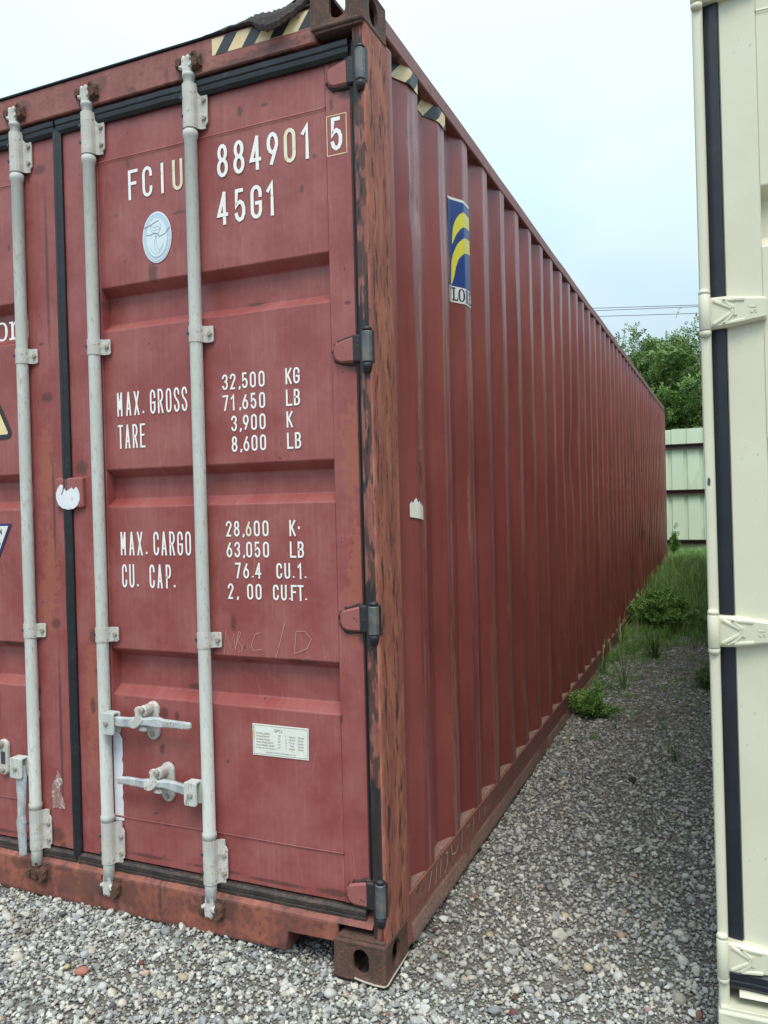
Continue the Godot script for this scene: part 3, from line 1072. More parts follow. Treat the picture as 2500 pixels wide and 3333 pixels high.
# sheet clamp wrapped round a rod at xc with a flange on the side d
func rod_clamp(rod: Node3D, m: Dictionary, xc: float, y0: float, y1: float, d: float, tall: bool):
	var outer := []
	var rr := 0.0235
	outer.append(Vector2(-0.026, -0.018))
	for i in 9:
		var t := deg_to_rad(lerpf(180.0, 0.0, i / 8.0))
		outer.append(Vector2(cos(t) * rr, sin(t) * rr * 0.95))
	outer.append_array([Vector2(rr + 0.001, -0.008), Vector2(rr + 0.006, -0.014), Vector2(rr + 0.012, -0.016), Vector2(0.046, -0.016)])
	var poly := PackedVector2Array()
	for q in outer:
		poly.append(Vector2(xc + d * q.x, -0.02 + q.y))
	for i in range(outer.size() - 1, -1, -1):
		var q: Vector2 = outer[i]
		var a: Vector2 = outer[maxi(i - 1, 0)]
		var b: Vector2 = outer[mini(i + 1, outer.size() - 1)]
		var t := (b - a).normalized()
		var k := q + Vector2(t.y, -t.x) * 0.0042
		poly.append(Vector2(xc + d * k.x, -0.02 + k.y))
	var st := begin()
	if tall:
		var main := poly
		prism(st, main, y1 - y0, frame(Vector3(0, y1, 0), Vector3.RIGHT, Vector3.BACK))
		var f := PackedVector2Array([Vector2(0.03, y0 + 0.004), Vector2(0.046, y0 + 0.010), Vector2(0.054, y0 + 0.018), Vector2(0.055, y1 - 0.032), Vector2(0.049, y1 - 0.022), Vector2(0.03, y1 - 0.012)])
		var g := PackedVector2Array()
		for q in f:
			g.append(Vector2(xc + d * q.x, q.y))
		prism(st, g, 0.005, frame(Vector3(0, 0, -0.0405)), 0.001)
	else:
		prism(st, poly, y1 - y0, frame(Vector3(0, y1, 0), Vector3.RIGHT, Vector3.BACK))
		var lo := Vector2(minf(xc + d * 0.040, xc + d * 0.054), y0)
		var hi := Vector2(maxf(xc + d * 0.040, xc + d * 0.054), y1)
		prism(st, round_rect(lo, hi, 0.006), 0.0046, frame(Vector3(0, 0, -0.0405)), 0.001)
	obj("rod_clamp", finish(st), m.clamp, rod)
	for y in ([y0 + 0.032, y1 - 0.05] if tall else [(y0 + y1) / 2.0]):
		st = begin()
		bolt_head(st, Vector3(xc + d * (0.043 if tall else 0.042), y, -0.0358), 0.0085)
		obj("bolt", finish(st), m.bolt, rod)
		st = begin()
		var hy: float = y + (0.006 if tall else 0.002)
		lathe(st, Vector3(xc - d * 0.0165, hy, -0.0045), [[0.0058, 0.0], [0.0052, 0.0045]], 8, Vector3.RIGHT, Vector3.UP, Vector3(-d * 0.5, 0, 0.86))
		obj("hole", finish(st), M.ink, rod)


func cam_end(rod: Node3D, m: Dictionary, xc: float, yc: float, up: float, d: float, cam_mat: Material):
	var st := begin()
	var pts := PackedVector2Array()
	for q in [[-0.015, -0.04], [-0.017, -0.014], [-0.031, -0.006], [-0.032, 0.007], [-0.02, 0.004], [-0.019, 0.024], [-0.013, 0.033], [-0.004, 0.028], [0.006, 0.034], [0.012, 0.024], [0.011, 0.010], [0.024, 0.015], [0.031, 0.004], [0.027, -0.007], [0.016, -0.012], [0.015, -0.04]]:
		pts.append(Vector2(xc + d * q[0], yc + up * q[1]))
	prism(st, pts, 0.034, frame(Vector3(0, 0, -0.036)), 0.006)
	obj("cam", finish(st), cam_mat, rod)
	# the keeper on the frame: two worn lugs and a plate
	st = begin()
	for e in [[0.030, 0.008, 0.017, 0.025], [-0.033, 0.014, 0.013, 0.018]]:
		var c := Vector3(xc + d * e[0], yc + up * e[1], -0.018)
		loft(st, [rring(c + Vector3(0, 0, -0.014), Vector3.RIGHT, Vector3.UP, e[2] * 1.25, e[3] * 1.2, 0.5), rring(c + Vector3(0, 0, 0.004), Vector3.RIGHT, Vector3.UP, e[2], e[3], 0.5), rring(c + Vector3(d * 0.003, -up * 0.002, 0.016), Vector3.RIGHT, Vector3.UP, e[2] * 0.7, e[3] * 0.65, 0.6)])
	tube(st, [Vector3(xc + d * 0.02, yc + up * 0.028, -0.012), Vector3(xc + d * 0.032, yc + up * 0.03, -0.004), Vector3(xc + d * 0.044, yc + up * 0.014, -0.008), Vector3(xc + d * 0.048, yc - up * 0.01, -0.016)], 0.008, 7, 0.006)
	box(st, Vector3(xc - 0.04, yc - 0.03, -0.032), Vector3(xc + 0.055, yc + 0.034, -0.019), 0.004)
	obj("cam_keeper", finish(st), M.cam_rust, rod)


func lock_rod(c: Node3D, m: Dictionary, xc: float, d: float, rusty: bool) -> MeshInstance3D:
	var st := begin(true)
	lathe(st, Vector3(xc, 0, -0.02), [[0.0195, 0.14], [0.0195, 0.19], [0.0205, 0.34], [0.0235, 0.342], [0.0235, 0.358], [0.0205, 0.362], [0.0203, 1.0], [0.0203, 2.0], [0.0203, 2.565], [0.0238, 2.57], [0.0238, 2.588], [0.0195, 2.592], [0.0175, 2.72], [0.018, 2.755], [0.0215, 2.758], [0.0215, 2.768], [0.017, 2.772]], 20)
	var rod := obj("lock_rod", finish(st), m.rod, c)
	rod_clamp(rod, m, xc, 2.596, 2.735, d, true)
	rod_clamp(rod, m, xc, 1.922, 1.974, d, false)
	rod_clamp(rod, m, xc, 0.951, 1.0, d, false)
	rod_clamp(rod, m, xc, 0.196, 0.335, d, true)
	cam_end(rod, m, xc, 2.792, 1.0, d, m.clamp)
	cam_end(rod, m, xc, 0.118, -1.0, d, M.cam_rust if rusty else m.clamp)
	return rod


# flat steel handle through points of [x, y, z, half height, half thickness]
func handle_bar(rod: Node3D, m: Dictionary, pts: Array, upright_bar := false):
	var st := begin()
	var rings := []
	for i in pts.size():
		var p: Array = pts[i]
		var a: Array = pts[maxi(i - 1, 0)]
		var b: Array = pts[mini(i + 1, pts.size() - 1)]
		var t := Vector3(b[0] - a[0], b[1] - a[1], b[2] - a[2]).normalized()
		var s := t.cross(Vector3.BACK).normalized()
		rings.append(rring(Vector3(p[0], p[1], p[2]), s, t.cross(s).normalized(), p[3], p[4], 0.55))
	loft(st, rings)
	return obj("handle", finish(st), m.zinc, rod)


func hasp(door: Node3D, m: Dictionary, lo: Vector2, hi: Vector2, bolt: Vector2, with_catch := true):
	var st := begin()
	prism(st, stadium((lo + hi) / 2.0, hi.x - lo.x, hi.y - lo.y, 7), 0.012, frame(Vector3(0, 0, SKIN)), 0.004)
	obj("hasp", finish(st), m.clamp, door)
	st = begin()
	lathe(st, Vector3(bolt.x, bolt.y, SKIN + 0.012), [[0.0135, 0], [0.0135, 0.008], [0.0105, 0.008], [0.0105, 0.048 if with_catch else 0.012], [0.008, 0.051 if with_catch else 0.014]], 12, Vector3.RIGHT, Vector3.UP, Vector3.BACK)
	bolt_head(st, Vector3(bolt.x + 0.006, lo.y + 0.02, SKIN + 0.012), 0.009, 10)
	obj("bolt", finish(st), m.bolt, door)
	if not with_catch:
		st = begin()
		prism(st, round_rect(lo + Vector2(0.014, 0.042), hi - Vector2(0.012, 0.044), 0.004), 0.0008, frame(Vector3(0, 0, SKIN + 0.0121)))
		obj("slot", finish(st), M.ink, door)
		return
	st = begin()
	var o := bolt - Vector2(-0.849 + 0.017, 0.740)
	var pts := PackedVector2Array()
	for q in [[-0.845, 0.742], [-0.838, 0.752], [-0.826, 0.756], [-0.814, 0.75], [-0.810, 0.738], [-0.815, 0.722], [-0.804, 0.713], [-0.814, 0.702], [-0.836, 0.684], [-0.850, 0.680], [-0.864, 0.683], [-0.870, 0.694], [-0.866, 0.704], [-0.848, 0.712], [-0.842, 0.722], [-0.841, 0.734]]:
		pts.append(Vector2(q[0] - 0.001, q[1]) + o - Vector2(0.017, 0.004))
	prism(st, pts, 0.006, frame(Vector3(0, 0, 0.006)), 0.002)
	prism(st, stadium(bolt + Vector2(-0.008, -0.066), 0.036, 0.016, 5), 0.012, frame(Vector3(0, 0, -0.012)), 0.003)
	prism(st, stadium(bolt + Vector2(0.001, -0.004), 0.030, 0.036, 6), 0.040, frame(Vector3(0, 0, -0.033)), 0.003)
	obj("catch", finish(st), m.clamp, door)
	st = begin()
	prism(st, stadium(bolt + Vector2(0.001, -0.043), 0.019, 0.0055, 4), 0.0008, frame(Vector3(0, 0, 0.012), Vector3(0.94, 0.34, 0)))
	obj("slot", finish(st), M.ink, door)


func hub(rod: Node3D, m: Dictionary, lo: Vector2, hi: Vector2, pin: Vector2):
	var st := begin()
	for z in [[0.012, 0.018], [-0.018, -0.012]]:
		prism(st, round_rect(lo, hi, 0.008), z[1] - z[0], frame(Vector3(0, 0, z[0])), 0.0015)
	box(st, Vector3(lo.x + 0.004, hi.y - 0.008, -0.014), Vector3(hi.x - 0.004, hi.y - 0.0005, 0.0135), 0.002)
	obj("handle_hub", finish(st), m.rod, rod)
	st = begin()
	bolt_head(st, Vector3(pin.x, pin.y, 0.0178), 0.0085, 12)
	obj("pivot_pin", finish(st), m.bolt, rod)


func hinge(c: Node3D, m: Dictionary, s: float, y: float, half: float, low: bool):
	var xx := func(x: float) -> float: return x if s > 0 else -WID - x
	var cream: bool = m.cream
	var st := begin(cream)
	var px: float = xx.call(-0.014 if cream else -0.018)
	lathe(st, Vector3(px, y, -0.016), [[0.0142, -half], [0.0158, -half + 0.002], [0.0158, half - 0.002], [0.0142, half]] if not cream else [[0.0128, -half], [0.0140, -half + 0.0015], [0.0140, half - 0.0015], [0.0128, half]], 16 if cream else 9)
	var h := obj("hinge", finish(st), m.pin, c)
	# lugs above and below, fixed to the post
	st = begin(true)
	lathe(st, Vector3(px, y, -0.018), [[0.0105, -half - 0.030], [0.0150, -half - 0.012], [0.0152, -half - 0.003]] if not cream else [[0.0105, -half - 0.016], [0.0138, -half - 0.010], [0.0140, -half - 0.0015]], 16)
	lathe(st, Vector3(px, y, -0.018), [[0.0150, half + 0.003], [0.0150, half + 0.008], [0.0110, half + 0.014]] if not cream else [[0.0140, half + 0.0015], [0.0140, half + 0.008], [0.0105, half + 0.013]], 16)
	obj("hinge_lug", finish(st), M.tar if not cream else m.post, h)
	# blade on the door
	st = begin()
	var pts := PackedVector2Array()
	var shape := [[-0.03, 0.039], [-0.075, 0.036], [-0.108, 0.028], [-0.128, 0.022], [-0.136, 0.010], [-0.136, -0.014], [-0.128, -0.029], [-0.112, -0.037], [-0.03, -0.039]]
	if cream:
		shape = [[-0.02, 0.038], [-0.07, 0.037], [-0.12, 0.029], [-0.150, 0.026], [-0.154, 0.02], [-0.154, -0.022], [-0.150, -0.028], [-0.12, -0.031], [-0.07, -0.039], [-0.02, -0.040]]
	for q in shape:
		pts.append(Vector2(xx.call(q[0]), y + q[1]))
	prism(st, pts, 0.026 if cream else 0.018, frame(Vector3(0, 0, SKIN - 0.002)), 0.006)
	obj("hinge_blade", finish(st), m.blade, h)
	if cream:
		# raised mark: a broad letter lying on its side, and two small letters
		st = begin()
		var z := SKIN + 0.023
		for e in [[-0.034, 0.028, -0.074, 0.006], [-0.034, -0.030, -0.074, -0.006], [-0.056, 0.027, -0.104, 0.024], [-0.056, -0.031, -0.104, -0.026], [-0.056, 0.027, -0.08, 0.006], [-0.056, -0.031, -0.08, -0.006], [-0.083, 0.012, -0.083, -0.013], [-0.076, 0.004, -0.076, -0.005]]:
			var a := Vector3(xx.call(e[0]), y + e[1], z)
			var b := Vector3(xx.call(e[2]), y + e[3], z)
			var t := (b - a).normalized()
			var sd := t.cross(Vector3.BACK)
			var k := 0.0045
			loft(st, [PackedVector3Array([a + sd * k * 1.3, a + sd * k * 0.5 + Vector3(0, 0, 0.0045), a - sd * k * 0.5 + Vector3(0, 0, 0.0045), a - sd * k * 1.3]), PackedVector3Array([b + sd * k * 1.3, b + sd * k * 0.5 + Vector3(0, 0, 0.0045), b - sd * k * 0.5 + Vector3(0, 0, 0.0045), b - sd * k * 1.3])])
		obj("hinge_mark", finish(st), m.blade, h)
		st = SurfaceTool.new()
		st.begin(Mesh.PRIMITIVE_TRIANGLES)
		text_fit(st, text_mesh("SL", "Droid Sans", 700, 0.02), Vector2(-0.011, -0.008), 0.022, 0.015, Transform3D(Basis(Vector3(0, 1, 0), Vector3(-1, 0, 0), Vector3(0, 0, 1)), Vector3(xx.call(-0.123), y, SKIN + 0.0245)))
		obj("lettering", st, m.blade, h)
	else:
		st = begin()
		box(st, Vector3(minf(xx.call(-0.071), xx.call(-0.026)), y - 0.040, SKIN + 0.001), Vector3(maxf(xx.call(-0.071), xx.call(-0.026)), y + 0.041, SKIN + 0.0195), 0.005)
		obj("hinge_sealant", finish(st), M.tar, h)
		var r := RandomNumberGenerator.new()
		r.seed = int(y * 1000.0) + int(s)
		var bead := []
		for i in range(shape.size() - 1, -1, -1):
			var a: Array = shape[i]
			var b: Array = shape[maxi(i - 1, 0)]
			for k in 3:
				bead.append(Vector3(xx.call(lerpf(a[0], b[0], k / 3.0)) + r.randf_range(-0.0015, 0.0015), (y + lerpf(a[1], b[1], k / 3.0)) + signf(a[1]) * 0.003 + r.randf_range(-0.002, 0.002), SKIN + 0.005))
		st = begin(true)
		for seg in [bead.slice(0, 15), bead.slice(16)]:
			var rings := []
			for k in seg.size():
				var dir: Vector3 = (seg[mini(k + 1, seg.size() - 1)] - seg[maxi(k - 1, 0)]).normalized()
				var sd := dir.cross(Vector3.BACK).normalized()
				var rr := r.randf_range(0.0022, 0.0085)
				rings.append(ring(seg[k] + Vector3(0, 0, r.randf_range(-0.004, 0.0)), sd * rr, Vector3.BACK * rr, 6))
			loft(st, rings)
		obj("weld_bead", finish(st), M.crust, h)
		st = begin()
		box(st, Vector3(minf(xx.call(-0.0075), xx.call(-0.0012)), y - half - 0.004, -0.034), Vector3(maxf(xx.call(-0.0075), xx.call(-0.0012)), y + half + 0.004, -0.0160), 0.002)
		obj("recess_shade", finish(st), M.tar, h)  # solid black block; the dark of a notch is put into its colour


func container(called: String, label: String, m: Dictionary) -> Node3D:
	var c := thing(called, label, "shipping container")
	var st: SurfaceTool
	# corner blocks
	for z in [1.0, -1.0]:
		for s in [1.0, -1.0]:
			for u in [1.0, -1.0]:
				st = begin()
				casting(st, Vector3(0.0 if s > 0 else -WID, HGT if u > 0 else 0.0, 0.0 if z > 0 else -LEN), s, u, z)
				obj("corner_casting", finish(st), m.casting, c)
	# door-end posts: outer plate, narrow front bar, flange
	for s in [1.0, -1.0]:
		var xx := func(x: float) -> float: return x if s > 0 else -WID - x
		st = begin()
		var pl := []
		for q in [[-0.010, -0.017], [-0.005, -0.019], [-0.0022, -0.026], [-0.0022, -0.196], [-0.006, -0.199], [-0.014, -0.199]]:
			pl.append(Vector2(xx.call(q[0]), q[1]))
		upright(st, pl, 0.118, 2.778, func(_p: Vector2, r: float, y: float) -> Vector2: return Vector2(r / 0.19, 1.0 - y / 2.896))
		var post := obj("corner_post", finish(st), m.post, c)
		st = begin()
		var jb := []
		var j: float = m.jamb
		var outline := [[-j, -0.06], [-j, -0.026], [-j + 0.004, -0.021], [-j * 0.62, -0.017], [-j * 0.5, -0.0185], [-j * 0.4, -0.017], [-0.010, -0.017]]
		if m.cream:
			outline = [[-j, -0.06], [-j, -0.030], [-j + 0.002, -0.023], [-j + 0.006, -0.0185], [-j + 0.011, -0.0170], [-0.010, -0.0170]]
		for q in outline:
			jb.append(Vector2(xx.call(q[0]), q[1]))
		upright(st, jb, 0.118, 2.778, func(_p: Vector2, r: float, y: float) -> Vector2: return Vector2(r / 0.09, 1.0 - y / 2.896))
		obj("post_bar", finish(st), m.jambmat, post)
		st = begin()
		var fl := []
		for q in [[-0.012, -0.190], [-0.010, -0.236], [-0.013, -0.239], [-0.055, -0.239]]:
			fl.append(Vector2(xx.call(q[0]), q[1]))
		upright(st, fl, 0.16, 2.80, func(_p: Vector2, r: float, y: float) -> Vector2: return Vector2(0.02 + r / 12.0, 1.0 - y / 2.9))
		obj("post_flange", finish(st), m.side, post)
		# far posts
		st = begin()
		box(st, Vector3(minf(xx.call(-0.003), xx.call(-0.1)), 0.117, -LEN + 0.004), Vector3(maxf(xx.call(-0.003), xx.call(-0.1)), 2.779, -LEN + 0.205), 0.006)
		obj("corner_post", finish(st), m.rail, c)
		# long rails
		st = begin()
		var sec := PackedVector2Array()
		for q in [[-0.06, 2.818], [-0.006, 2.818], [-0.002, 2.822], [-0.002, 2.870], [-0.006, 2.874], [-0.06, 2.874]]:
			sec.append(Vector2(xx.call(q[0]), q[1]))
		sweep(st, sec, Vector3(0, 0, -0.176), Vector3(0, 0, -LEN + 0.176), Vector3.RIGHT, Vector3.UP, 36, 0.005, 5)
		obj("top_rail", finish(st), m.rail, c)
		st = begin()
		sec = PackedVector2Array()
		for q in [[-0.07, 0.178], [-0.010, 0.178], [-0.006, 0.174], [-0.006, 0.088], [-0.005, 0.084], [0.0, 0.038], [0.0, 0.028], [-0.07, 0.028]]:
			sec.append(Vector2(xx.call(q[0]), q[1]))
		sweep(st, sec, Vector3(0, 0, -0.176), Vector3(0, 0, -LEN + 0.176), Vector3.RIGHT, Vector3.UP, 60, 0.004, 9)
		obj("bottom_rail", finish(st), m.low, c)
		if not m.cream:
			st = begin()
			box(st, Vector3(minf(xx.call(-0.052), xx.call(-0.0125)), 0.176, -LEN + 0.18), Vector3(maxf(xx.call(-0.052), xx.call(-0.0125)), 0.1815, -0.24), 0.001)
			obj("rail_ledge", finish(st), M.dusty, c)
			st = begin()
			sec = PackedVector2Array()
			for q in [[-0.03, 0.082], [-0.0042, 0.082], [-0.002, 0.075], [0.0028, 0.036], [0.0028, 0.024], [-0.03, 0.024]]:
				sec.append(Vector2(xx.call(q[0]), q[1]))
			sweep(st, sec, Vector3(0, 0, -0.22), Vector3(0, 0, -LEN + 0.2), Vector3.RIGHT, Vector3.UP, 80, 0.005, 19)
			obj("rail_lip", finish(st), M.dusty, c)
		# corrugated side
		st = begin()
		var nz := FastNoiseLite.new()
		nz.seed = 17
		nz.frequency = 1.1
		nz.fractal_octaves = 2
		var dents: Array = m.dents
		var dent := func(a: float, y: float) -> float:
			var h := nz.get_noise_2d(a * 3.0, y * 1.2) * 0.004 * clampf((y - 0.178) * 6.0, 0, 1)
			for q in dents:
				var e: float = ((a - q[0]) / q[2]) ** 2 + ((y - q[1]) / q[3]) ** 2
				if e < 9.0:
					h += q[4] * exp(-e)
			return h
		var u0 := func(a: float, y: float) -> Vector2: return Vector2(a / 12.192, 1.0 - y / 2.9)
		sheet(st, side_profile(), 0.178, 2.82, 44, Vector3(0.0 if s > 0 else -WID, 0, 0), Vector3.FORWARD, Vector3.UP, Vector3(s, 0, 0), u0, dent)
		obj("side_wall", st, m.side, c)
	# door frame: header and sill
	st = begin()
	planar = Rect2(-WID, 2.75, WID, 0.12)
	box(st, Vector3(-WID + 0.16, 2.757, -0.10), Vector3(-0.16, 2.864, -0.020), 0.004)
	planar = Rect2()
	obj("door_header", finish(st), m.header, c)
	st = begin()
	var edge := PackedVector2Array([Vector2(-WID + 0.16, 2.864), Vector2(-WID + 0.16, 2.871), Vector2(-0.16, 2.871), Vector2(-0.16, 2.864)])
	prism(st, edge, 0.09, frame(Vector3(0, 0, -0.104)), 0.002)
	obj("roof_edge", finish(st), m.edge, c)
	st = begin()
	planar = Rect2(-WID, 0.02, WID, 0.18)
	var n := -0.163
	var f := -WID + 0.163
	prism(st, PackedVector2Array([Vector2(n, 0.150), Vector2(n, 0.092), Vector2(-0.335, 0.090), Vector2(-0.343, 0.030), Vector2(f - n - 0.343 + 0.35, 0.030), Vector2(f + 0.18, 0.030), Vector2(f + 0.172, 0.090), Vector2(f, 0.092), Vector2(f, 0.150)]), 0.012, frame(Vector3(0, 0, -0.033)), 0.004)
	prism(st, PackedVector2Array([Vector2(-0.033, 0.150), Vector2(-0.021, 0.150), Vector2(-0.026, 0.156), Vector2(-0.09, 0.196), Vector2(-0.09, 0.186), Vector2(-0.04, 0.150)]), WID - 0.1, Transform3D(Basis(Vector3(0, 0, 1), Vector3(0, 1, 0), Vector3(-1, 0, 0)), Vector3(-0.05, 0, 0)))
	box(st, Vector3(f + 0.184, 0.031, -0.16), Vector3(-0.347, 0.04, -0.034), 0.002)
	for x in [-0.343, f + 0.18]:
		box(st, Vector3(x - 0.004, 0.031, -0.16), Vector3(x + 0.004, 0.09, -0.034), 0.001)
	for x in [[-0.341, n], [f, f + 0.178]]:
		box(st, Vector3(x[0], 0.09, -0.16), Vector3(x[1], 0.1, -0.034), 0.002)
	planar = Rect2()
	obj("door_sill", finish(st), m.sill, c)
	# shell: roof, far wall, floor
	st = begin()
	var prof := PackedVector2Array()
	for k in 58:
		var a := 0.1 + 0.206 * k
		prof.append_array([Vector2(a, -0.02), Vector2(a + 0.09, -0.02), Vector2(a + 0.103, 0), Vector2(a + 0.193, 0)])
	sheet(st, prof, -WID + 0.03, -0.03, 2, Vector3(0, 2.866, 0), Vector3.FORWARD, Vector3.RIGHT, Vector3.UP, func(a: float, x: float) -> Vector2: return Vector2(a / 12.192, (-x) / 2.5), no_dent)
	obj("roof", st, m.rail, c)
	st = begin()
	prof = PackedVector2Array()
	for k in 8:
		var a := 0.1 + 0.28 * k
		prof.append_array([Vector2(a, -0.04), Vector2(a + 0.07, -0.04), Vector2(a + 0.14, 0), Vector2(a + 0.21, 0)])
	prof.append(Vector2(WID - 0.1, -0.04))
	sheet(st, prof, 0.15, 2.82, 2, Vector3(-WID, 0, -LEN + 0.01), Vector3.RIGHT, Vector3.UP, Vector3.FORWARD, func(a: float, y: float) -> Vector2: return Vector2(a / 12.192, 1.0 - y / 2.9), no_dent)
	box(st, Vector3(-WID + 0.1, 2.76, -LEN + 0.01), Vector3(-0.1, 2.864, -LEN + 0.09), 0.004)
	box(st, Vector3(-WID + 0.1, 0.03, -LEN + 0.01), Vector3(-0.1, 0.16, -LEN + 0.09), 0.004)
	obj("end_wall", st, m.rail, c)
	st = begin()
	box(st, Vector3(-WID + 0.06, 0.135, -LEN + 0.09), Vector3(-0.06, 0.165, -0.1), 0.002)
	for k in 30:
		box(st, Vector3(-WID + 0.07, 0.04, -0.5 - k * 0.39), Vector3(-0.07, 0.134, -0.45 - k * 0.39), 0.002)
	obj("underframe", finish(st), m.rail, c)
	# doors with seals, hinges and rods
	var mid := -1.187
	var je: float = m.door_edge
	var r := door_leaf(c, m.door, mid + 0.014, -je, 3)
	var l := door_leaf(c, m.door, mid - 0.014, -WID + je, 4)
	c.set_meta("right", r)
	c.set_meta("left", l)
	cross_seal(c, m.seal, -0.066 if m.cream else -0.062, mid + 0.004, 2.700, 2.752)
	cross_seal(c, m.seal, mid - 0.004, -WID + 0.066, 2.700, 2.752)
	var se: float = 0.029 if m.cream else 0.075
	var sy: float = 0.162 if m.cream else 0.152
	var sz: float = -0.034 if m.cream else -0.044
	cross_seal(c, m.low_seal, -se, mid + 0.004, sy, 0.214 if m.cream else 0.198, "door_seal", sz, 0.003)
	cross_seal(c, m.low_seal, mid - 0.004, -WID + se, sy, 0.214 if m.cream else 0.198, "door_seal", sz, 0.003)
	stile_seal(c, m.seal, mid - 0.018, mid + 0.02, 0.19, 2.72)
	for s in [1.0, -1.0]:
		var a: float = -je + 0.001 if s > 0 else -WID + float(m.jamb) + 0.001
		var b: float = -float(m.jamb) - 0.001 if s > 0 else -WID + je - 0.001
		stile_seal(c, m.seal, a, b, 0.21, 2.745, "door_seal", -0.047 if m.cream else -0.043, m.cream)
		for k in 4:
			hinge(c, m, s, [2.656, 1.85, 1.06, 0.245][k], [0.044, 0.044, 0.041, 0.048][k], k == 3)
	return c


# evenly spaced letter positions: gaps for narrow marks are given in the string itself
func run_of(x: float, steps: Array) -> Array:
	var out := []
	for s in steps:
		out.append(x + s)
	return out


func build_red() -> Node3D:
	var m := {"cream": false, "jamb": 0.046, "door_edge": 0.064, "casting": M.rust, "post": M.post, "jambmat": M.jamb, "side": M.side, "rail": M.rail, "low": M.rail, "header": M.head_paint, "edge": M.tar, "sill": M.sill_paint, "door": M.door, "seal": M.rubber, "low_seal": M.old_rubber,
		"rod": M.rod, "clamp": M.clamp, "zinc": M.zinc, "bolt": M.bolt, "pin": M.pin, "blade": M.red,
		"dents": [[0.41, 2.37, 0.03, 0.06, -0.014], [0.385, 2.62, 0.02, 0.16, -0.008], [0.44, 2.25, 0.02, 0.10, 0.006], [0.45, 2.55, 0.012, 0.10, 0.005], [0.72, 2.6, 0.015, 0.2, 0.004], [3.28, 1.66, 0.09, 0.22, -0.022], [3.05, 1.6, 0.1, 0.2, -0.012], [0.40, 1.5, 0.05, 0.2, -0.004], [6.9, 0.5, 0.25, 0.2, -0.03], [7.7, 0.75, 0.3, 0.25, -0.035], [5.8, 0.4, 0.2, 0.3, -0.02], [1.9, 0.5, 0.2, 0.3, -0.008]]}
	var c := container("shipping_container", "faded red high container with white numbers and lock rods on its rusty doors", m)
	var right: Node3D = c.get_meta("right")
	var left: Node3D = c.get_meta("left")
	c.remove_meta("right")
	c.remove_meta("left")
	var z := SKIN + 0.0008
	var zp := SKIN - 0.0012
	var w = M.white_paint
	# numbers on the right leaf
	stencil(right, "FCIU", [-0.889, -0.830, -0.769, -0.708], 2.427, 0.099, 0.040, 0.0105, zp, w, 3)
	stencil(right, "884901", [-0.535, -0.474, -0.414, -0.352, -0.292, -0.234], 2.436, 0.104, 0.041, 0.0115, zp, w, 4)
	stencil(right, "5", [-0.133], 2.441, 0.098, 0.040, 0.0115, z, w)
	stencil(right, "45G1", [-0.539, -0.475, -0.415, -0.360], 2.287, 0.103, 0.041, 0.0115, zp, w)
	var st := begin()
	ribbon(st, PackedVector2Array([Vector2(-0.144, 2.429), Vector2(-0.080, 2.429), Vector2(-0.080, 2.545), Vector2(-0.144, 2.545)]), 0.003, true, frame(Vector3(0, 0, z)))
	obj("number_frame", finish(st), M.yellow_vinyl, right)
	stencil(right, "MAX.GROSS", run_of(-0.962, [0.0, 0.037, 0.071, 0.104, 0.138, 0.170, 0.203, 0.235, 0.266]), 1.712, 0.080, 0.0225, 0.0066, zp, w)
	stencil(right, "TARE", run_of(-0.962, [0.0, 0.030, 0.062, 0.093]), 1.603, 0.080, 0.0215, 0.0066, zp, w)
	stencil(right, "MAX.CARGO", run_of(-0.964, [0.0, 0.036, 0.070, 0.103, 0.138, 0.170, 0.203, 0.235, 0.267]), 1.243, 0.079, 0.0225, 0.0066, zp, w)
	stencil(right, "CU.CAP.", run_of(-0.962, [0.0, 0.031, 0.061, 0.116, 0.148, 0.183, 0.212]), 1.134, 0.079, 0.0215, 0.0066, zp, w)
	var num := [0.0, 0.0295, 0.0590, 0.0735, 0.1035, 0.1350]
	for row in [["32,500", "KG", 1.768], ["71,650", "LB", 1.702], ["28,600", "K'", 1.304], ["63,050", "LB", 1.238]]:
		stencil(right, row[0], run_of(-0.538, num), row[2], 0.0495, 0.0218, 0.0060, zp, w, 3 if row[0] == "28,600" else -1)
		stencil(right, row[1], [-0.307, -0.2795], row[2], 0.0495, 0.0218, 0.0060, zp, w)
	for row in [["3,900", "K", 1.636], ["8,600", "LB", 1.571]]:
		stencil(right, row[0], run_of(-0.508, [0.0, 0.0290, 0.0440, 0.0735, 0.1045]), row[2], 0.0495, 0.0218, 0.0060, zp, w)
		stencil(right, row[1], [-0.307, -0.2795], row[2], 0.0495, 0.0218, 0.0060, zp, w)
	stencil(right, "76.4", run_of(-0.508, [0.0, 0.0305, 0.0600, 0.0745]), 1.172, 0.0495, 0.0218, 0.0060, zp, w)
	stencil(right, "CU.1.", run_of(-0.357, [0.0, 0.0285, 0.0560, 0.0740, 0.0970]), 1.173, 0.0485, 0.0205, 0.0060, zp, w)
	stencil(right, "2,00", run_of(-0.537, [0.0, 0.031, 0.072, 0.103]), 1.106, 0.0495, 0.0218, 0.0060, zp, w)
	stencil(right, "CU.FT.", run_of(-0.371, [0.0, 0.0285, 0.0545, 0.0640, 0.0870, 0.1110]), 1.106, 0.0485, 0.0205, 0.0060, zp, w)
	# thin chalk scrawl under the figures
	st = begin()
	var fz := frame(Vector3(0, 0, zp + 0.0006))
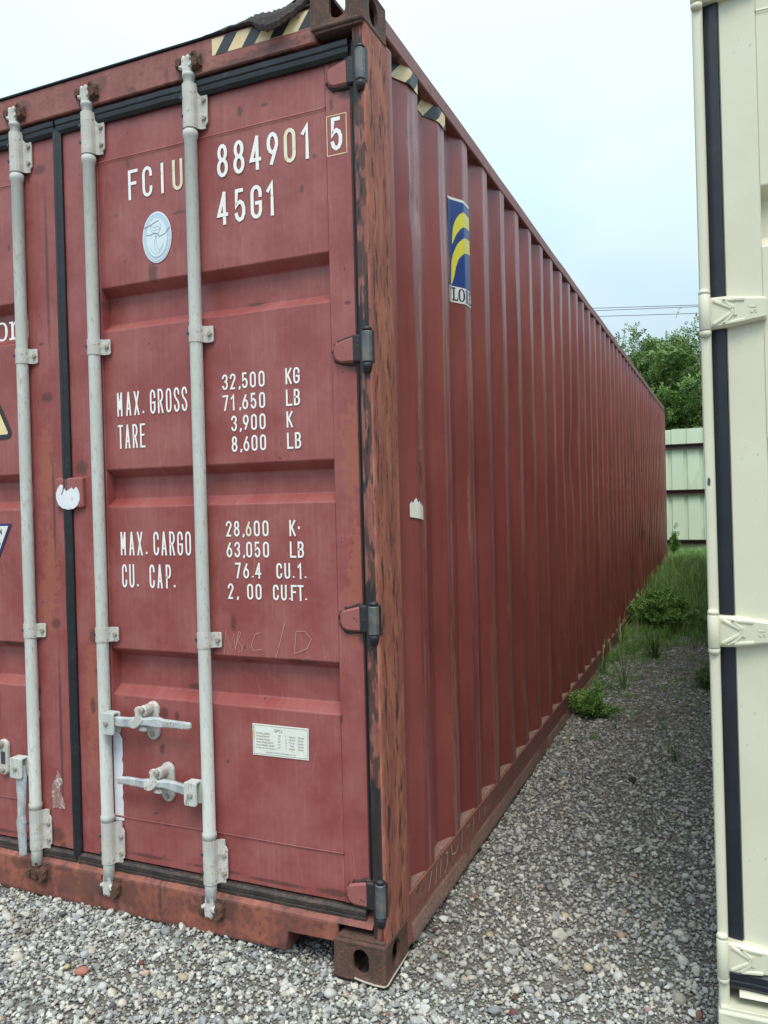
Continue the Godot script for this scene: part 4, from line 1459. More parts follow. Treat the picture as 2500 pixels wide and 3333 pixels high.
	for k in [[-0.556, 0.930, -0.549, 1.009, -0.533, 0.945, -0.520, 0.995, -0.514, 0.945], [-0.514, 0.945, -0.500, 1.004, -0.492, 1.000, -0.505, 0.972, -0.487, 0.955, -0.492, 0.941, -0.503, 0.938], [-0.423, 1.004, -0.440, 0.997, -0.455, 0.962, -0.448, 0.946, -0.415, 0.951], [-0.331, 1.037, -0.365, 0.930], [-0.293, 1.013, -0.300, 0.944], [-0.293, 1.013, -0.262, 1.014, -0.240, 0.992, -0.255, 0.962, -0.300, 0.944]]:
		var p := PackedVector2Array()
		for i in range(0, k.size(), 2):
			p.append(Vector2(k[i], k[i + 1]))
		ribbon(st, p, 0.0018, false, fz)
	obj("chalk_lettering", finish(st), M.chalk, right)
	seal_sticker(right, zp)
	data_plate(right, zp)
	# torn white tape beside the middle rod, and scraps of old stickers
	torn(right, [[-1.004, 0.640], [-0.992, 0.634], [-0.985, 0.622], [-0.981, 0.616], [-0.981, 0.560], [-0.985, 0.545], [-0.980, 0.53], [-0.982, 0.50], [-0.986, 0.49], [-0.981, 0.47], [-0.986, 0.452], [-0.983, 0.43], [-0.987, 0.415], [-0.982, 0.40], [-0.984, 0.36], [-0.982, 0.337], [-1.028, 0.331], [-1.028, 0.64]], zp, M.paper, "torn_sticker")
	torn(right, [[-1.086, 0.50], [-1.081, 0.49], [-1.083, 0.46], [-1.079, 0.44], [-1.082, 0.41], [-1.077, 0.39], [-1.08, 0.35], [-1.074, 0.338], [-1.058, 0.338], [-1.058, 0.5]], z, M.scar, "torn_sticker")
	torn(left, [[-1.274, 0.478], [-1.266, 0.46], [-1.252, 0.44], [-1.256, 0.425], [-1.263, 0.43], [-1.268, 0.40], [-1.256, 0.385], [-1.247, 0.36], [-1.247, 0.343], [-1.304, 0.341], [-1.302, 0.36], [-1.306, 0.40], [-1.300, 0.43], [-1.286, 0.445]], z, M.scar, "torn_sticker")
	torn(left, [[-1.374, 0.691], [-1.362, 0.688], [-1.336, 0.671], [-1.345, 0.664], [-1.359, 0.656]], zp, M.paper, "torn_sticker")
	# gear on the right leaf
	var rm := lock_rod(c, m, -1.031, 1.0, false)
	var rr := lock_rod(c, m, -0.614, 1.0, false)
	var rl := lock_rod(c, m, -1.360, 1.0, true)
	var ro := lock_rod(c, m, -1.770, 1.0, true)
	hub(rm, m, Vector2(-1.012, 0.647), Vector2(-0.961, 0.720), Vector2(-0.991, 0.686))
	handle_bar(rm, m, [[-0.985, 0.690, 0.0, 0.015, 0.007], [-0.955, 0.6905, 0.0, 0.0165, 0.008], [-0.905, 0.692, 0.0, 0.0165, 0.008], [-0.875, 0.698, -0.001, 0.015, 0.011], [-0.835, 0.700, -0.002, 0.014, 0.012], [-0.800, 0.701, -0.001, 0.017, 0.010], [-0.783, 0.701, 0.0, 0.017, 0.0075], [-0.768, 0.7005, 0.0, 0.0135, 0.0075], [-0.70, 0.701, 0.0, 0.012, 0.0075], [-0.664, 0.7015, 0.0, 0.0105, 0.007], [-0.660, 0.7015, 0.0, 0.007, 0.004]])
	grip_text(rm, [-0.764, 0.7035, 0.037], [-0.668, 0.6985, 0.036], 0.0078, 0.0135)
	hasp(right, m, Vector2(-0.866, 0.630), Vector2(-0.818, 0.758), Vector2(-0.848, 0.739))
	hub(rr, m, Vector2(-0.682, 0.450), Vector2(-0.634, 0.526), Vector2(-0.656, 0.486))
	handle_bar(rr, m, [[-0.655, 0.492, 0.0, 0.015, 0.007], [-0.683, 0.4925, 0.0, 0.0165, 0.008], [-0.730, 0.499, 0.0, 0.0165, 0.008], [-0.765, 0.503, -0.001, 0.014, 0.011], [-0.80, 0.500, -0.002, 0.014, 0.012], [-0.835, 0.495, -0.001, 0.0165, 0.010], [-0.862, 0.494, 0.0, 0.0145, 0.0075], [-0.92, 0.496, 0.0, 0.013, 0.0075], [-0.962, 0.494, 0.0, 0.0115, 0.007], [-0.967, 0.494, 0.0, 0.008, 0.004]])
	grip_text(rr, [-0.957, 0.497, 0.037], [-0.868, 0.492, 0.037], 0.0078, 0.0135)
	hasp(right, m, Vector2(-0.812, 0.430), Vector2(-0.762, 0.560), Vector2(-0.794, 0.539))
	# the left leaf's handle hangs down free
	hub(rl, m, Vector2(-1.440, 0.452), Vector2(-1.382, 0.525), Vector2(-1.412, 0.488))
	handle_bar(rl, m, [[-1.402, 0.495, 0.0, 0.015, 0.007], [-1.402, 0.452, 0.0, 0.022, 0.008], [-1.402, 0.42, 0.002, 0.020, 0.008], [-1.399, 0.37, 0.005, 0.015, 0.011], [-1.401, 0.32, 0.006, 0.012, 0.012], [-1.403, 0.295, 0.006, 0.020, 0.009], [-1.402, 0.27, 0.006, 0.0175, 0.0075], [-1.399, 0.20, 0.006, 0.0155, 0.0075], [-1.398, 0.180, 0.006, 0.014, 0.007], [-1.398, 0.174, 0.006, 0.009, 0.004]])
	st = SurfaceTool.new()
	st.begin(Mesh.PRIMITIVE_TRIANGLES)
	var hh := text_mesh("HH05", "Droid Sans", 700, 0.02)
	text_fit(st, hh, Vector2.ZERO, 0.038, 0.013, Transform3D(Basis(Vector3(0, -1, 0), Vector3(1, 0, 0), Vector3(0, 0, 1)), Vector3(-1.406, 0.275, 0.0135)))
	text_fit(st, hh, Vector2.ZERO, 0.038, 0.013, Transform3D(Basis(Vector3(0, 1, 0), Vector3(-1, 0, 0), Vector3(0, 0, 1)), Vector3(-1.392, 0.186, 0.0135)))
	obj("lettering", st, M.clamp, rl)
	hasp(left, m, Vector2(-1.553, 0.434), Vector2(-1.505, 0.566), Vector2(-1.536, 0.548), false)
	hasp(left, m, Vector2(-1.60, 0.634), Vector2(-1.552, 0.76), Vector2(-1.582, 0.742), false)
	hub(ro, m, Vector2(-1.763, 0.647), Vector2(-1.712, 0.720), Vector2(-1.742, 0.686))
	handle_bar(ro, m, [[-1.738, 0.69, 0.0, 0.015, 0.007], [-1.738, 0.645, 0.0, 0.022, 0.008], [-1.736, 0.56, 0.004, 0.015, 0.011], [-1.737, 0.47, 0.006, 0.018, 0.008], [-1.735, 0.375, 0.006, 0.012, 0.007]])
	# plate over the meeting of the doors with a torn round sticker
	st = begin()
	box(st, Vector3(-1.233, 1.408, SKIN - 0.01), Vector3(-1.110, 1.512, SKIN + 0.0165), 0.004)
	var pl := obj("cover_plate", finish(st), M.red, right)
	tag(pl, "square cover plate with a torn white round sticker on the door seam")
	torn(right, [[-1.229, 1.458], [-1.222, 1.474], [-1.211, 1.487], [-1.204, 1.491], [-1.195, 1.484], [-1.198, 1.470], [-1.205, 1.455], [-1.201, 1.452], [-1.190, 1.476], [-1.182, 1.466], [-1.170, 1.471], [-1.158, 1.478], [-1.148, 1.470], [-1.137, 1.480], [-1.128, 1.470], [-1.122, 1.455], [-1.122, 1.435], [-1.132, 1.416], [-1.150, 1.405], [-1.175, 1.402], [-1.200, 1.407], [-1.218, 1.420], [-1.227, 1.438]], SKIN + 0.0168, M.paper, "round_sticker")
	# left leaf: end of a web address and the corners of two warning signs
	st = SurfaceTool.new()
	st.begin(Mesh.PRIMITIVE_TRIANGLES)
	text_fit(st, text_mesh("com", "Droid Serif"), Vector2(-1.574, 2.018), 0.234, 0.069, frame(Vector3(0, 0, SKIN - 0.0011)))
	obj("lettering", st, w, left)
	var tri_out_pts := PackedVector2Array()
	var tri_in := PackedVector2Array()
	for e in [[-1.447, 1.665, 0.022, 150.0], [-1.60, 1.952, 0.022, 90.0], [-1.753, 1.665, 0.022, 30.0]]:
		for i in 6:
			var base: float = {150.0: -90.0, 90.0: 30.0, 30.0: 150.0}[e[3]]
			var t := deg_to_rad(base + 120.0 * i / 5.0)
			var cc := Vector2(e[0] + (-0.028 if e[3] == 150.0 else (0.028 if e[3] == 30.0 else 0.0)), e[1] + (0.022 if e[3] != 90.0 else -0.03))
			tri_out_pts.append(cc + Vector2(cos(t), sin(t)) * 0.022)
			tri_in.append(cc + Vector2(cos(t), sin(t)) * 0.006)
	st = begin()
	prism(st, tri_out_pts, 0.0008, frame(Vector3(0, 0, zp)))
	var warn := obj("warning_sign", finish(st), M.black_vinyl, left)
	st = begin()
	prism(st, tri_in, 0.0006, frame(Vector3(0, 0, zp + 0.0010)))
	obj("warning_sign", finish(st), M.warn_yellow, left)
	st = begin()
	prism(st, PackedVector2Array([Vector2(-1.466, 1.356), Vector2(-1.744, 1.356), Vector2(-1.605, 1.09)]), 0.0008, frame(Vector3(0, 0, zp)))
	obj("triangle_sticker", finish(st), M.navy, left)
	st = begin()
	prism(st, PackedVector2Array([Vector2(-1.481, 1.348), Vector2(-1.729, 1.348), Vector2(-1.605, 1.112)]), 0.0006, frame(Vector3(0, 0, zp + 0.0010)))
	obj("triangle_sticker", finish(st), M.label, left)
	stencil(left, "N", [-1.527], 1.317, 0.021, 0.014, 0.0035, zp + 0.0020, M.navy)
	stencil(left, "D", [-1.531], 1.277, 0.013, 0.010, 0.002, zp + 0.0020, M.navy)
	# hazard tape on the header and, cut by the ribs, at the top of the side
	st = begin()
	prism(st, PackedVector2Array([Vector2(-0.524, 2.805), Vector2(-0.166, 2.803), Vector2(-0.166, 2.856), Vector2(-0.524, 2.856)]), 0.0008, frame(Vector3(0, 0, -0.0202)))
	obj("hazard_tape", finish(st), M.yellow_vinyl, c)
	st = begin()
	for k in 4:
		var x := -0.512 + k * 0.098
		prism(st, PackedVector2Array([Vector2(x, 2.8046), Vector2(x + 0.044, 2.8046), Vector2(minf(x + 0.082, -0.166), 2.8562), Vector2(x + 0.038, 2.8562)]), 0.0006, frame(Vector3(0, 0, -0.0192)))
	obj("hazard_stripe", finish(st), M.black_vinyl, c)
	side_tape(c)
	side_logo(c)
	torn_edge(c)
	st = begin(true)
	tube(st, [Vector3(-0.10, 0.012, 0.001), Vector3(-0.07, 0.007, 0.002), Vector3(-0.035, 0.004, 0.002), Vector3(-0.006, 0.004, 0.001), Vector3(0.002, 0.006, -0.008), Vector3(0.002, 0.010, -0.05), Vector3(0.002, 0.012, -0.11), Vector3(0.002, 0.016, -0.172)], 0.0032, 6, 0.0026)
	obj("dried_mud", finish(st), M.stone_rim, c)
	# scrap of white label across the first rib's edge
	st = begin()
	var tops := [1.392, 1.402, 1.396, 1.408, 1.412, 1.398, 1.402, 1.390, 1.395, 1.384, 1.389]
	for i in 10:
		var a0 := 0.338 + i * 0.0067
		var b0 := a0 + 0.0067
		for v in [[a0, 1.351 - i * 0.0012], [b0, tops[i + 1]], [b0, 1.3498 - i * 0.0012], [a0, 1.351 - i * 0.0012], [a0, tops[i]], [b0, tops[i + 1]]]:
			st.add_vertex(skin_at(v[0], v[1], 0.0052))
	obj("torn_sticker", finish(st), M.label, c)
	# chalk marks along the bottom rail
	st = begin()
	for k in [[0.405, 0.165, 0.372, 0.112], [0.46, 0.168, 0.438, 0.105], [0.50, 0.166, 0.487, 0.105], [0.545, 0.165, 0.57, 0.16, 0.565, 0.12, 0.535, 0.10], [0.61, 0.166, 0.62, 0.13, 0.66, 0.12, 0.69, 0.135], [0.745, 0.168, 0.725, 0.10], [0.80, 0.158, 0.83, 0.16], [0.89, 0.166, 0.87, 0.11], [0.97, 0.168, 0.96, 0.125], [1.05, 0.168, 1.04, 0.11]]:
		var p := PackedVector2Array()
		for i in range(0, k.size(), 2):
			p.append(Vector2(k[i], k[i + 1]))
		ribbon(st, p, 0.0034, false, frame(Vector3(-0.0030, 0, 0), Vector3(0, 0, -1)))
	obj("chalk_lettering", finish(st), M.chalk_white, c)
	return c


func torn(parent: Node, pts: Array, z: float, m: Material, called: String):
	var p := PackedVector2Array()
	for q in pts:
		p.append(Vector2(q[0], q[1]))
	var st := begin()
	prism(st, p, 0.0010, frame(Vector3(0, 0, z)))
	obj(called, finish(st), m, parent)


func grip_text(rod: Node3D, a: Array, b: Array, z: float, h: float):
	var st := SurfaceTool.new()
	st.begin(Mesh.PRIMITIVE_TRIANGLES)
	var t := text_mesh("HH05", "Droid Sans", 700, 0.02)
	text_fit(st, t, Vector2(0, -h / 2), a[2], h, frame(Vector3(a[0], a[1], z)))
	text_fit(st, t, Vector2(0, -h / 2), b[2], h, frame(Vector3(b[0], b[1], z), Vector3.LEFT, Vector3.DOWN))
	obj("lettering", st, M.clamp, rod)


# oval survey mark: pale ring with lettering, an anchor inside
func seal_sticker(door: Node3D, z: float):
	var c := Vector2(-0.7765, 2.288)
	var blue := mat(lin(0.47, 0.60, 0.71), 0.4)
	var pale := mat(lin(0.66, 0.745, 0.775), 0.4)
	var white := mat(lin(0.76, 0.80, 0.83), 0.4)
	var line := mat(lin(0.27, 0.40, 0.50), 0.5)
	var oval := func(rx: float, ry: float) -> PackedVector2Array:
		var p := PackedVector2Array()
		for i in 40:
			p.append(c + Vector2(cos(TAU * i / 40.0) * rx, sin(TAU * i / 40.0) * ry))
		return p
	var k := 0
	for e in [[0.0585, 0.0835, white], [0.0555, 0.0795, blue], [0.0445, 0.0665, pale]]:
		var st := begin()
		prism(st, oval.call(e[0], e[1]), 0.0008, frame(Vector3(0, 0, z + 0.0009 * k)))
		obj("survey_sticker", finish(st), e[2], door)
		k += 1
	var zz := z + 0.0027 + 0.0003
	var st := begin()
	ribbon(st, oval.call(0.043, 0.065), 0.0009, true, frame(Vector3(0, 0, zz)))
	for q in [[-0.002, 0.005, 0.000, -0.02, 0.004, -0.035, 0.012, -0.046], [-0.003, 0.005, -0.009, -0.015, -0.008, -0.035, 0.0, -0.052], [0.003, -0.057, 0.018, -0.045, 0.028, -0.022, 0.020, -0.034, 0.010, -0.046], [-0.028, -0.03, -0.02, -0.045, 0.0, -0.058], [-0.010, 0.003, 0.010, 0.003], [-0.026, 0.035, -0.02, 0.04, -0.008, 0.03, 0.004, 0.036, 0.014, 0.028, 0.01, 0.014, -0.004, 0.01, -0.018, 0.018, -0.026, 0.035], [0.014, 0.045, 0.018, 0.035, 0.016, 0.024, 0.010, 0.02], [-0.016, 0.024, -0.004, 0.022, 0.006, 0.026]]:
		var p := PackedVector2Array()
		for i in range(0, q.size(), 2):
			p.append(c + Vector2(q[i], q[i + 1]))
		ribbon(st, p, 0.0013, false, frame(Vector3(0, 0, zz)))
	obj("anchor_mark", finish(st), line, door)
	st = begin()
	for q in [[-0.053, 0.036, -0.03, 0.039, -0.012, 0.046, 0.012, 0.053], [-0.041, 0.011, -0.025, 0.009, -0.008, 0.014, 0.006, 0.010, 0.012, 0.0, 0.034, 0.006, 0.046, 0.018, 0.055, 0.026]]:
		var p := PackedVector2Array()
		for i in range(0, q.size(), 2):
			p.append(c + Vector2(q[i], q[i + 1]))
		ribbon(st, p, 0.0016, false, frame(Vector3(0, 0, zz + 0.0003)))
	obj("crack", finish(st), M.ink, door)
	st = SurfaceTool.new()
	st.begin(Mesh.PRIMITIVE_TRIANGLES)
	var words := "CHINA CLASSIFICATION SOCIETY"
	for i in words.length():
		if words[i] == " ":
			continue
		var t := deg_to_rad(lerpf(196.0, 364.0, i / (words.length() - 1.0)))
		var o := c + Vector2(cos(t) * 0.0500, sin(t) * 0.0730)
		var out := Vector2(cos(t) / 0.05, sin(t) / 0.073).normalized()
		var up := Vector3(-out.x, -out.y, 0)
		var rt := up.cross(Vector3.BACK)
		text_fit(st, text_mesh(words[i], "Droid Sans", 700), Vector2(-0.0024, -0.0032), 0.002 if words[i] == "I" else 0.0048, 0.0064, Transform3D(Basis(rt, up, Vector3.BACK), Vector3(o.x, o.y, z + 0.0020)))
	obj("lettering", st, white, door)


func data_plate(door: Node3D, z: float):
	var st := begin()
	prism(st, PackedVector2Array([Vector2(-0.4585, 0.6175), Vector2(-0.2600, 0.6190), Vector2(-0.2580, 0.7165), Vector2(-0.4580, 0.7165)]), 0.0012, frame(Vector3(0, 0, z)), 0.0003)
	var p := obj("data_plate", finish(st), M.label, door)
	tag(p, "small pale plate with rows of fine print")
	st = begin()
	var zz := z + 0.0016
	ribbon(st, PackedVector2Array([Vector2(-0.4540, 0.6220), Vector2(-0.2635, 0.6235), Vector2(-0.2620, 0.7120), Vector2(-0.4535, 0.7120)]), 0.0009, true, frame(Vector3(0, 0, zz)))
	obj("plate_border", finish(st), M.ink, door)
	st = SurfaceTool.new()
	st.begin(Mesh.PRIMITIVE_TRIANGLES)
	var f := frame(Vector3(0, 0, zz))
	text_fit(st, text_mesh("QPCL", "Droid Sans", 400), Vector2(-0.379, 0.6935), 0.030, 0.0105, f)
	var rows := [["INTERNAL LENGTH", "39FT", "5", "45/64 IN", "12032 MM"], ["INTERNAL WIDTH", "7FT", "8", "19/32 IN", "2352 MM"], ["INTERNAL HEIGHT", "8FT", "10", "7/32 IN", "2698 MM"], ["DOOR OPENING WIDTH", "7FT", "8", "1/8 IN", "2340 MM"], ["DOOR OPENING HEIGHT", "8FT", "5", "49/64 IN", "2585 MM"], ["MODEL NO. QP-CC40C-01"]]
	for i in rows.size():
		var y := 0.6850 - i * 0.0092
		text_fit(st, text_mesh(rows[i][0], "Droid Sans"), Vector2(-0.445, y), 0.0034 * rows[i][0].length(), 0.0048, f)
		if rows[i].size() > 1:
			text_fit(st, text_mesh(rows[i][1], "Droid Sans"), Vector2(-0.366, y - 0.003), 0.0028 * rows[i][1].length(), 0.0048, f)
			text_fit(st, text_mesh(rows[i][2], "Droid Sans"), Vector2(-0.340, y - 0.003), 0.0024 * rows[i][2].length(), 0.0048, f)
			text_fit(st, text_mesh(rows[i][3], "Droid Sans"), Vector2(-0.327, y - 0.003), 0.0026 * rows[i][3].length(), 0.0048, f)
			text_fit(st, text_mesh(rows[i][4], "Droid Sans"), Vector2(-0.297, y - 0.003), 0.0028 * rows[i][4].length(), 0.0048, f)
	text_fit(st, text_mesh("QINGDAO PACIFIC CONTAINER CO.,LTD", "Droid Sans"), Vector2(-0.412, 0.6270), 0.108, 0.0048, f)
	obj("lettering", st, M.ink, door)


# where a point of the side wall's outer skin lies, at distance a along it
func skin_at(a: float, y: float, off: float) -> Vector3:
	var p := side_profile()
	for i in p.size() - 1:
		if a <= p[i + 1].x:
			var t := (a - p[i].x) / maxf(1e-6, p[i + 1].x - p[i].x)
			var d := p[i].lerp(p[i + 1], clampf(t, 0, 1))
			var e := (p[i + 1] - p[i]).normalized()
			return Vector3(d.y + e.x * off, y, -d.x + e.y * off)
	return Vector3(-0.044 + off, y, -a)


# a printed sheet laid over the ribs
func over_ribs(st: SurfaceTool, a0: float, a1: float, y0: float, y1: float, off: float):
	var n := 60
	for i in n:
		var a := lerpf(a0, a1, i / float(n))
		var b := lerpf(a0, a1, (i + 1) / float(n))
		for v in [[a, y0], [b, y1], [b, y0], [a, y0], [a, y1], [b, y1]]:
			st.set_uv(Vector2((v[0] - a0) / (a1 - a0), 1.0 - (v[1] - y0) / (y1 - y0)))
			st.add_vertex(skin_at(v[0], v[1], off))


func side_tape(c: Node3D):
	var st := begin()
	over_ribs(st, 0.245, 0.740, 2.765, 2.819, 0.0045)
	obj("hazard_tape", finish(st), M.yellow_vinyl, c)
	st = begin()
	for k in 5:
		var n := 16
		for i in n:
			var ya := lerpf(2.765, 2.819, i / float(n))
			var yb := lerpf(2.765, 2.819, (i + 1) / float(n))
			var m := 10
			for j in m:
				var a := 0.27 + k * 0.118 + 0.055 * j / m
				var b := a + 0.055 / m
				# the stripes lean backwards along the side
				var la := (2.819 - ya) * -0.9 + 0.02
				var lb := (2.819 - yb) * -0.9 + 0.02
				if b + la < 0.247 or b + la > 0.739:
					continue
				for v in [[a + la, ya], [b + lb, yb], [b + la, ya], [a + la, ya], [a + lb, yb], [b + lb, yb]]:
					st.add_vertex(skin_at(v[0], v[1], 0.0052))
	obj("hazard_stripe", finish(st), M.black_vinyl, c)


# blue sticker with two yellow waves, printed on a sheet that follows the rib
func side_logo(c: Node3D):
	var w := 320
	var h := 480
	var d := PackedByteArray()
	d.resize(w * h * 3)
	var a0 := 0.862
	var a1 := 1.034
	var wave := func(outer: Array, inner: Array) -> PackedVector2Array:
		var p := PackedVector2Array()
		for q in outer:
			p.append(Vector2(q[0], q[1]))
		for i in range(inner.size() - 1, -1, -1):
			p.append(Vector2(inner[i][0], inner[i][1]))
		return p
	# in parts of the sheet's width (from left) and height (from top)
	var w1: PackedVector2Array = wave.call([[0.165, 0.45], [0.172, 0.40], [0.202, 0.286], [0.245, 0.235], [0.308, 0.188], [0.40, 0.14], [0.51, 0.113], [0.70, 0.110], [1.0, 0.122]], [[0.185, 0.44], [0.278, 0.355], [0.40, 0.288], [0.506, 0.255], [0.70, 0.243], [1.0, 0.245]])
	var w2: PackedVector2Array = wave.call([[0.10, 0.835], [0.12, 0.72], [0.14, 0.616], [0.18, 0.55], [0.232, 0.500], [0.30, 0.446], [0.369, 0.410], [0.506, 0.362], [0.70, 0.345], [1.0, 0.340]], [[0.125, 0.835], [0.17, 0.80], [0.217, 0.74], [0.263, 0.657], [0.338, 0.580], [0.42, 0.54], [0.506, 0.512], [0.70, 0.490], [1.0, 0.478]])
	for j in h:
		var v := (j + 0.5) / h
		for i in w:
			var u := (i + 0.5) / w
			var p := Vector2(u, v)
			var col := Color(0.012, 0.045, 0.20)
			if v < 0.026 or v > 0.845 or u > 0.965:
				col = Color(0.70, 0.69, 0.64)
			elif Geometry2D.is_point_in_polygon(p, w1) or Geometry2D.is_point_in_polygon(p, w2):
				col = Color(0.66, 0.60, 0.055)
			put(d, (j * w + i) * 3, col)
	var m := mat(Color.WHITE, 0.36)
	m.albedo_texture = tex(w, h, d)
	var st := begin()
	over_ribs(st, a0, a1, 2.172, 2.580, 0.0012)
	var s := obj("logo_sticker", finish(st), m, c)
	tag(s, "blue sticker with two yellow waves and navy letters")
	# its letters, each on its own fold
	st = SurfaceTool.new()
	st.begin(Mesh.PRIMITIVE_TRIANGLES)
	for e in [["F", 0.868, 0.881], ["L", 0.884, 0.913], ["O", 0.915, 0.948], ["R", 0.954, 0.986], ["E", 0.991, 1.018]]:
		var p0 := skin_at(e[1], 2.180, 0.0022)
		var p1 := skin_at(e[2], 2.180, 0.0022)
		text_fit(st, text_mesh(e[0], "Droid Serif", 700), Vector2.ZERO, p0.distance_to(p1), 0.050, frame(p0, (p1 - p0).normalized()))
	obj("lettering", st, M.navy, s)


# the roof's front edge, torn loose and curled up beside the corner block
func torn_edge(c: Node3D):
	var st := begin()
	var rings := []
	var nz := FastNoiseLite.new()
	nz.seed = 31
	nz.frequency = 1.0
	var keys := [[-0.60, 2.868, 0.006, -0.018], [-0.48, 2.872, 0.008, -0.016], [-0.40, 2.873, 0.012, -0.012], [-0.365, 2.868, 0.018, -0.006], [-0.345, 2.854, 0.032, 0.004], [-0.31, 2.841, 0.036, 0.008], [-0.275, 2.842, 0.033, 0.006], [-0.245, 2.852, 0.028, 0.002], [-0.215, 2.868, 0.024, -0.006], [-0.19, 2.886, 0.022, -0.014], [-0.168, 2.905, 0.020, -0.02]]
	var n := 44
	for i in n + 1:
		var f := i / float(n) * (keys.size() - 1)
		var k := mini(int(f), keys.size() - 2)
		var t := f - k
		var q := []
		for j in 4:
			q.append(lerpf(keys[k][j], keys[k + 1][j], t))
		var e: float = nz.get_noise_1d(i * 3.1) * 0.006
		var g: float = nz.get_noise_1d(i * 4.7 + 90.0) * 0.008
		var r := PackedVector3Array()
		# a thin lip: outer face, curled lower edge, inner face
		for p in [[1.0, -0.006], [0.35, 0.002], [-0.45, 0.006], [-0.95, 0.001], [-0.9, -0.005], [-0.3, -0.002], [0.9, -0.012]]:
			r.append(Vector3(q[0], q[1] + p[0] * q[2] * 0.85 + (g if p[0] < 0 else e) * 0.7, q[3] + p[1] + e * 0.6))
		rings.append(r)
	loft(st, rings)
	var o := obj("torn_roof_edge", finish(st), M.crust, c)
	tag(o, "bent and torn rusty roof edge by the corner block")
	# lifted roof sheet behind it
	st = begin()
	var a := []
	for i in 13:
		var t := i / 12.0
		var x := lerpf(-0.42, -0.165, t)
		var y := 2.872 + 0.040 * smoothstep(0.35, 1.0, t)
		a.append(PackedVector3Array([Vector3(x, y, -0.02), Vector3(x, y + 0.004, -0.03), Vector3(x, 2.872 + (y - 2.872) * 0.6, -0.16), Vector3(x, 2.868 + (y - 2.872) * 0.6, -0.16)]))
	loft(st, a)
	obj("lifted_roof_sheet", finish(st), M.tar, c)


func build_white() -> Node3D:
	var m := {"cream": true, "jamb": 0.0275, "door_edge": 0.062, "casting": M.cream, "post": M.cream, "jambmat": M.cream, "side": M.cream, "rail": M.cream, "low": M.cream, "header": M.cream, "edge": M.cream, "sill": M.cream, "door": M.cream, "seal": M.navy_rubber, "low_seal": M.navy_rubber,
		"rod": M.rod, "clamp": M.rod, "zinc": M.zinc, "bolt": M.bolt, "pin": M.cream, "blade": M.cream, "dents": []}
	var c := container("shipping_container_001", "cream white container with black door seals, right of the gravel alley", m)
	c.remove_meta("right")
	c.remove_meta("left")
	for x in [-0.614, -1.031, -1.360, -1.770]:
		lock_rod(c, m, x, 1.0, false)
	# a chip in the paint of the near post
	var st := begin()
	var p := PackedVector2Array()
	for i in 10:
		var t := TAU * i / 10.0
		p.append(Vector2(-WID + 0.0125 + cos(t) * 0.0036 * (1.0 + 0.3 * sin(i * 2.4)), 1.432 + sin(t) * 0.0105))
	prism(st, p, 0.0008, frame(Vector3(0, 0, -0.0168)))
	obj("paint_chip", finish(st), mat(lin(0.07, 0.065, 0.075), 0.8), c)
	c.position = Vector3(0.8835 + WID, 0.0195, -0.040)
	c.rotation.z = 0.008
	return c


# ---------------------------------------------------------------- ground
var ground_noise: FastNoiseLite


func lie(x: float, z: float) -> float:
	if ground_noise == null:
		ground_noise = FastNoiseLite.new()
		ground_noise.seed = 8
		ground_noise.frequency = 1.6
		ground_noise.fractal_octaves = 3
	var h := 0.036 * smoothstep(-0.22, -0.7, x) * smoothstep(0.9, 0.0, z)
	h += 0.0135 * clampf(-z - 0.6, 0.0, 14.0) * smoothstep(3.0, 1.6, absf(x - 0.4))
	h += 0.012 * clampf(-z - 0.6, 0.0, 14.0) * (1.0 - smoothstep(3.0, 1.6, absf(x - 0.4)))
	return h + ground_noise.get_noise_2d(x, z) * 0.014 - 0.006


func build_ground():
	var xs := []
	var zs := []
	var x := -3.6
	while x < 3.0:
		xs.append(x)
		x += 0.075
	var z := -7.0
	while z < 2.6:
		zs.append(z)
		z += 0.075
	var step := 0.15
	while xs[0] > -320.0:
		xs.push_front(xs[0] - step)
		xs.append(xs[xs.size() - 1] + step)
		step *= 1.28
	step = 0.15
	while zs[0] > -320.0:
		zs.push_front(zs[0] - step)
		zs.append(zs[zs.size() - 1] + step)
		step *= 1.22
	var st := begin(true)
	for q in zs:
		for p in xs:
			st.add_vertex(Vector3(p, lie(p, q) - 0.004, q))
	var n := xs.size()
	for j in zs.size() - 1:
		for i in n - 1:
			var k := j * n + i
			for e in [k, k + 1, k + n, k + 1, k + n + 1, k + n]:
				st.add_index(e)
	var g := obj("ground", finish(st), M.dirt, self)
	g.set_meta("label", "grey-brown gritty ground under the gravel and grass")
	g.set_meta("category", "ground")
	g.set_meta("kind", "structure")


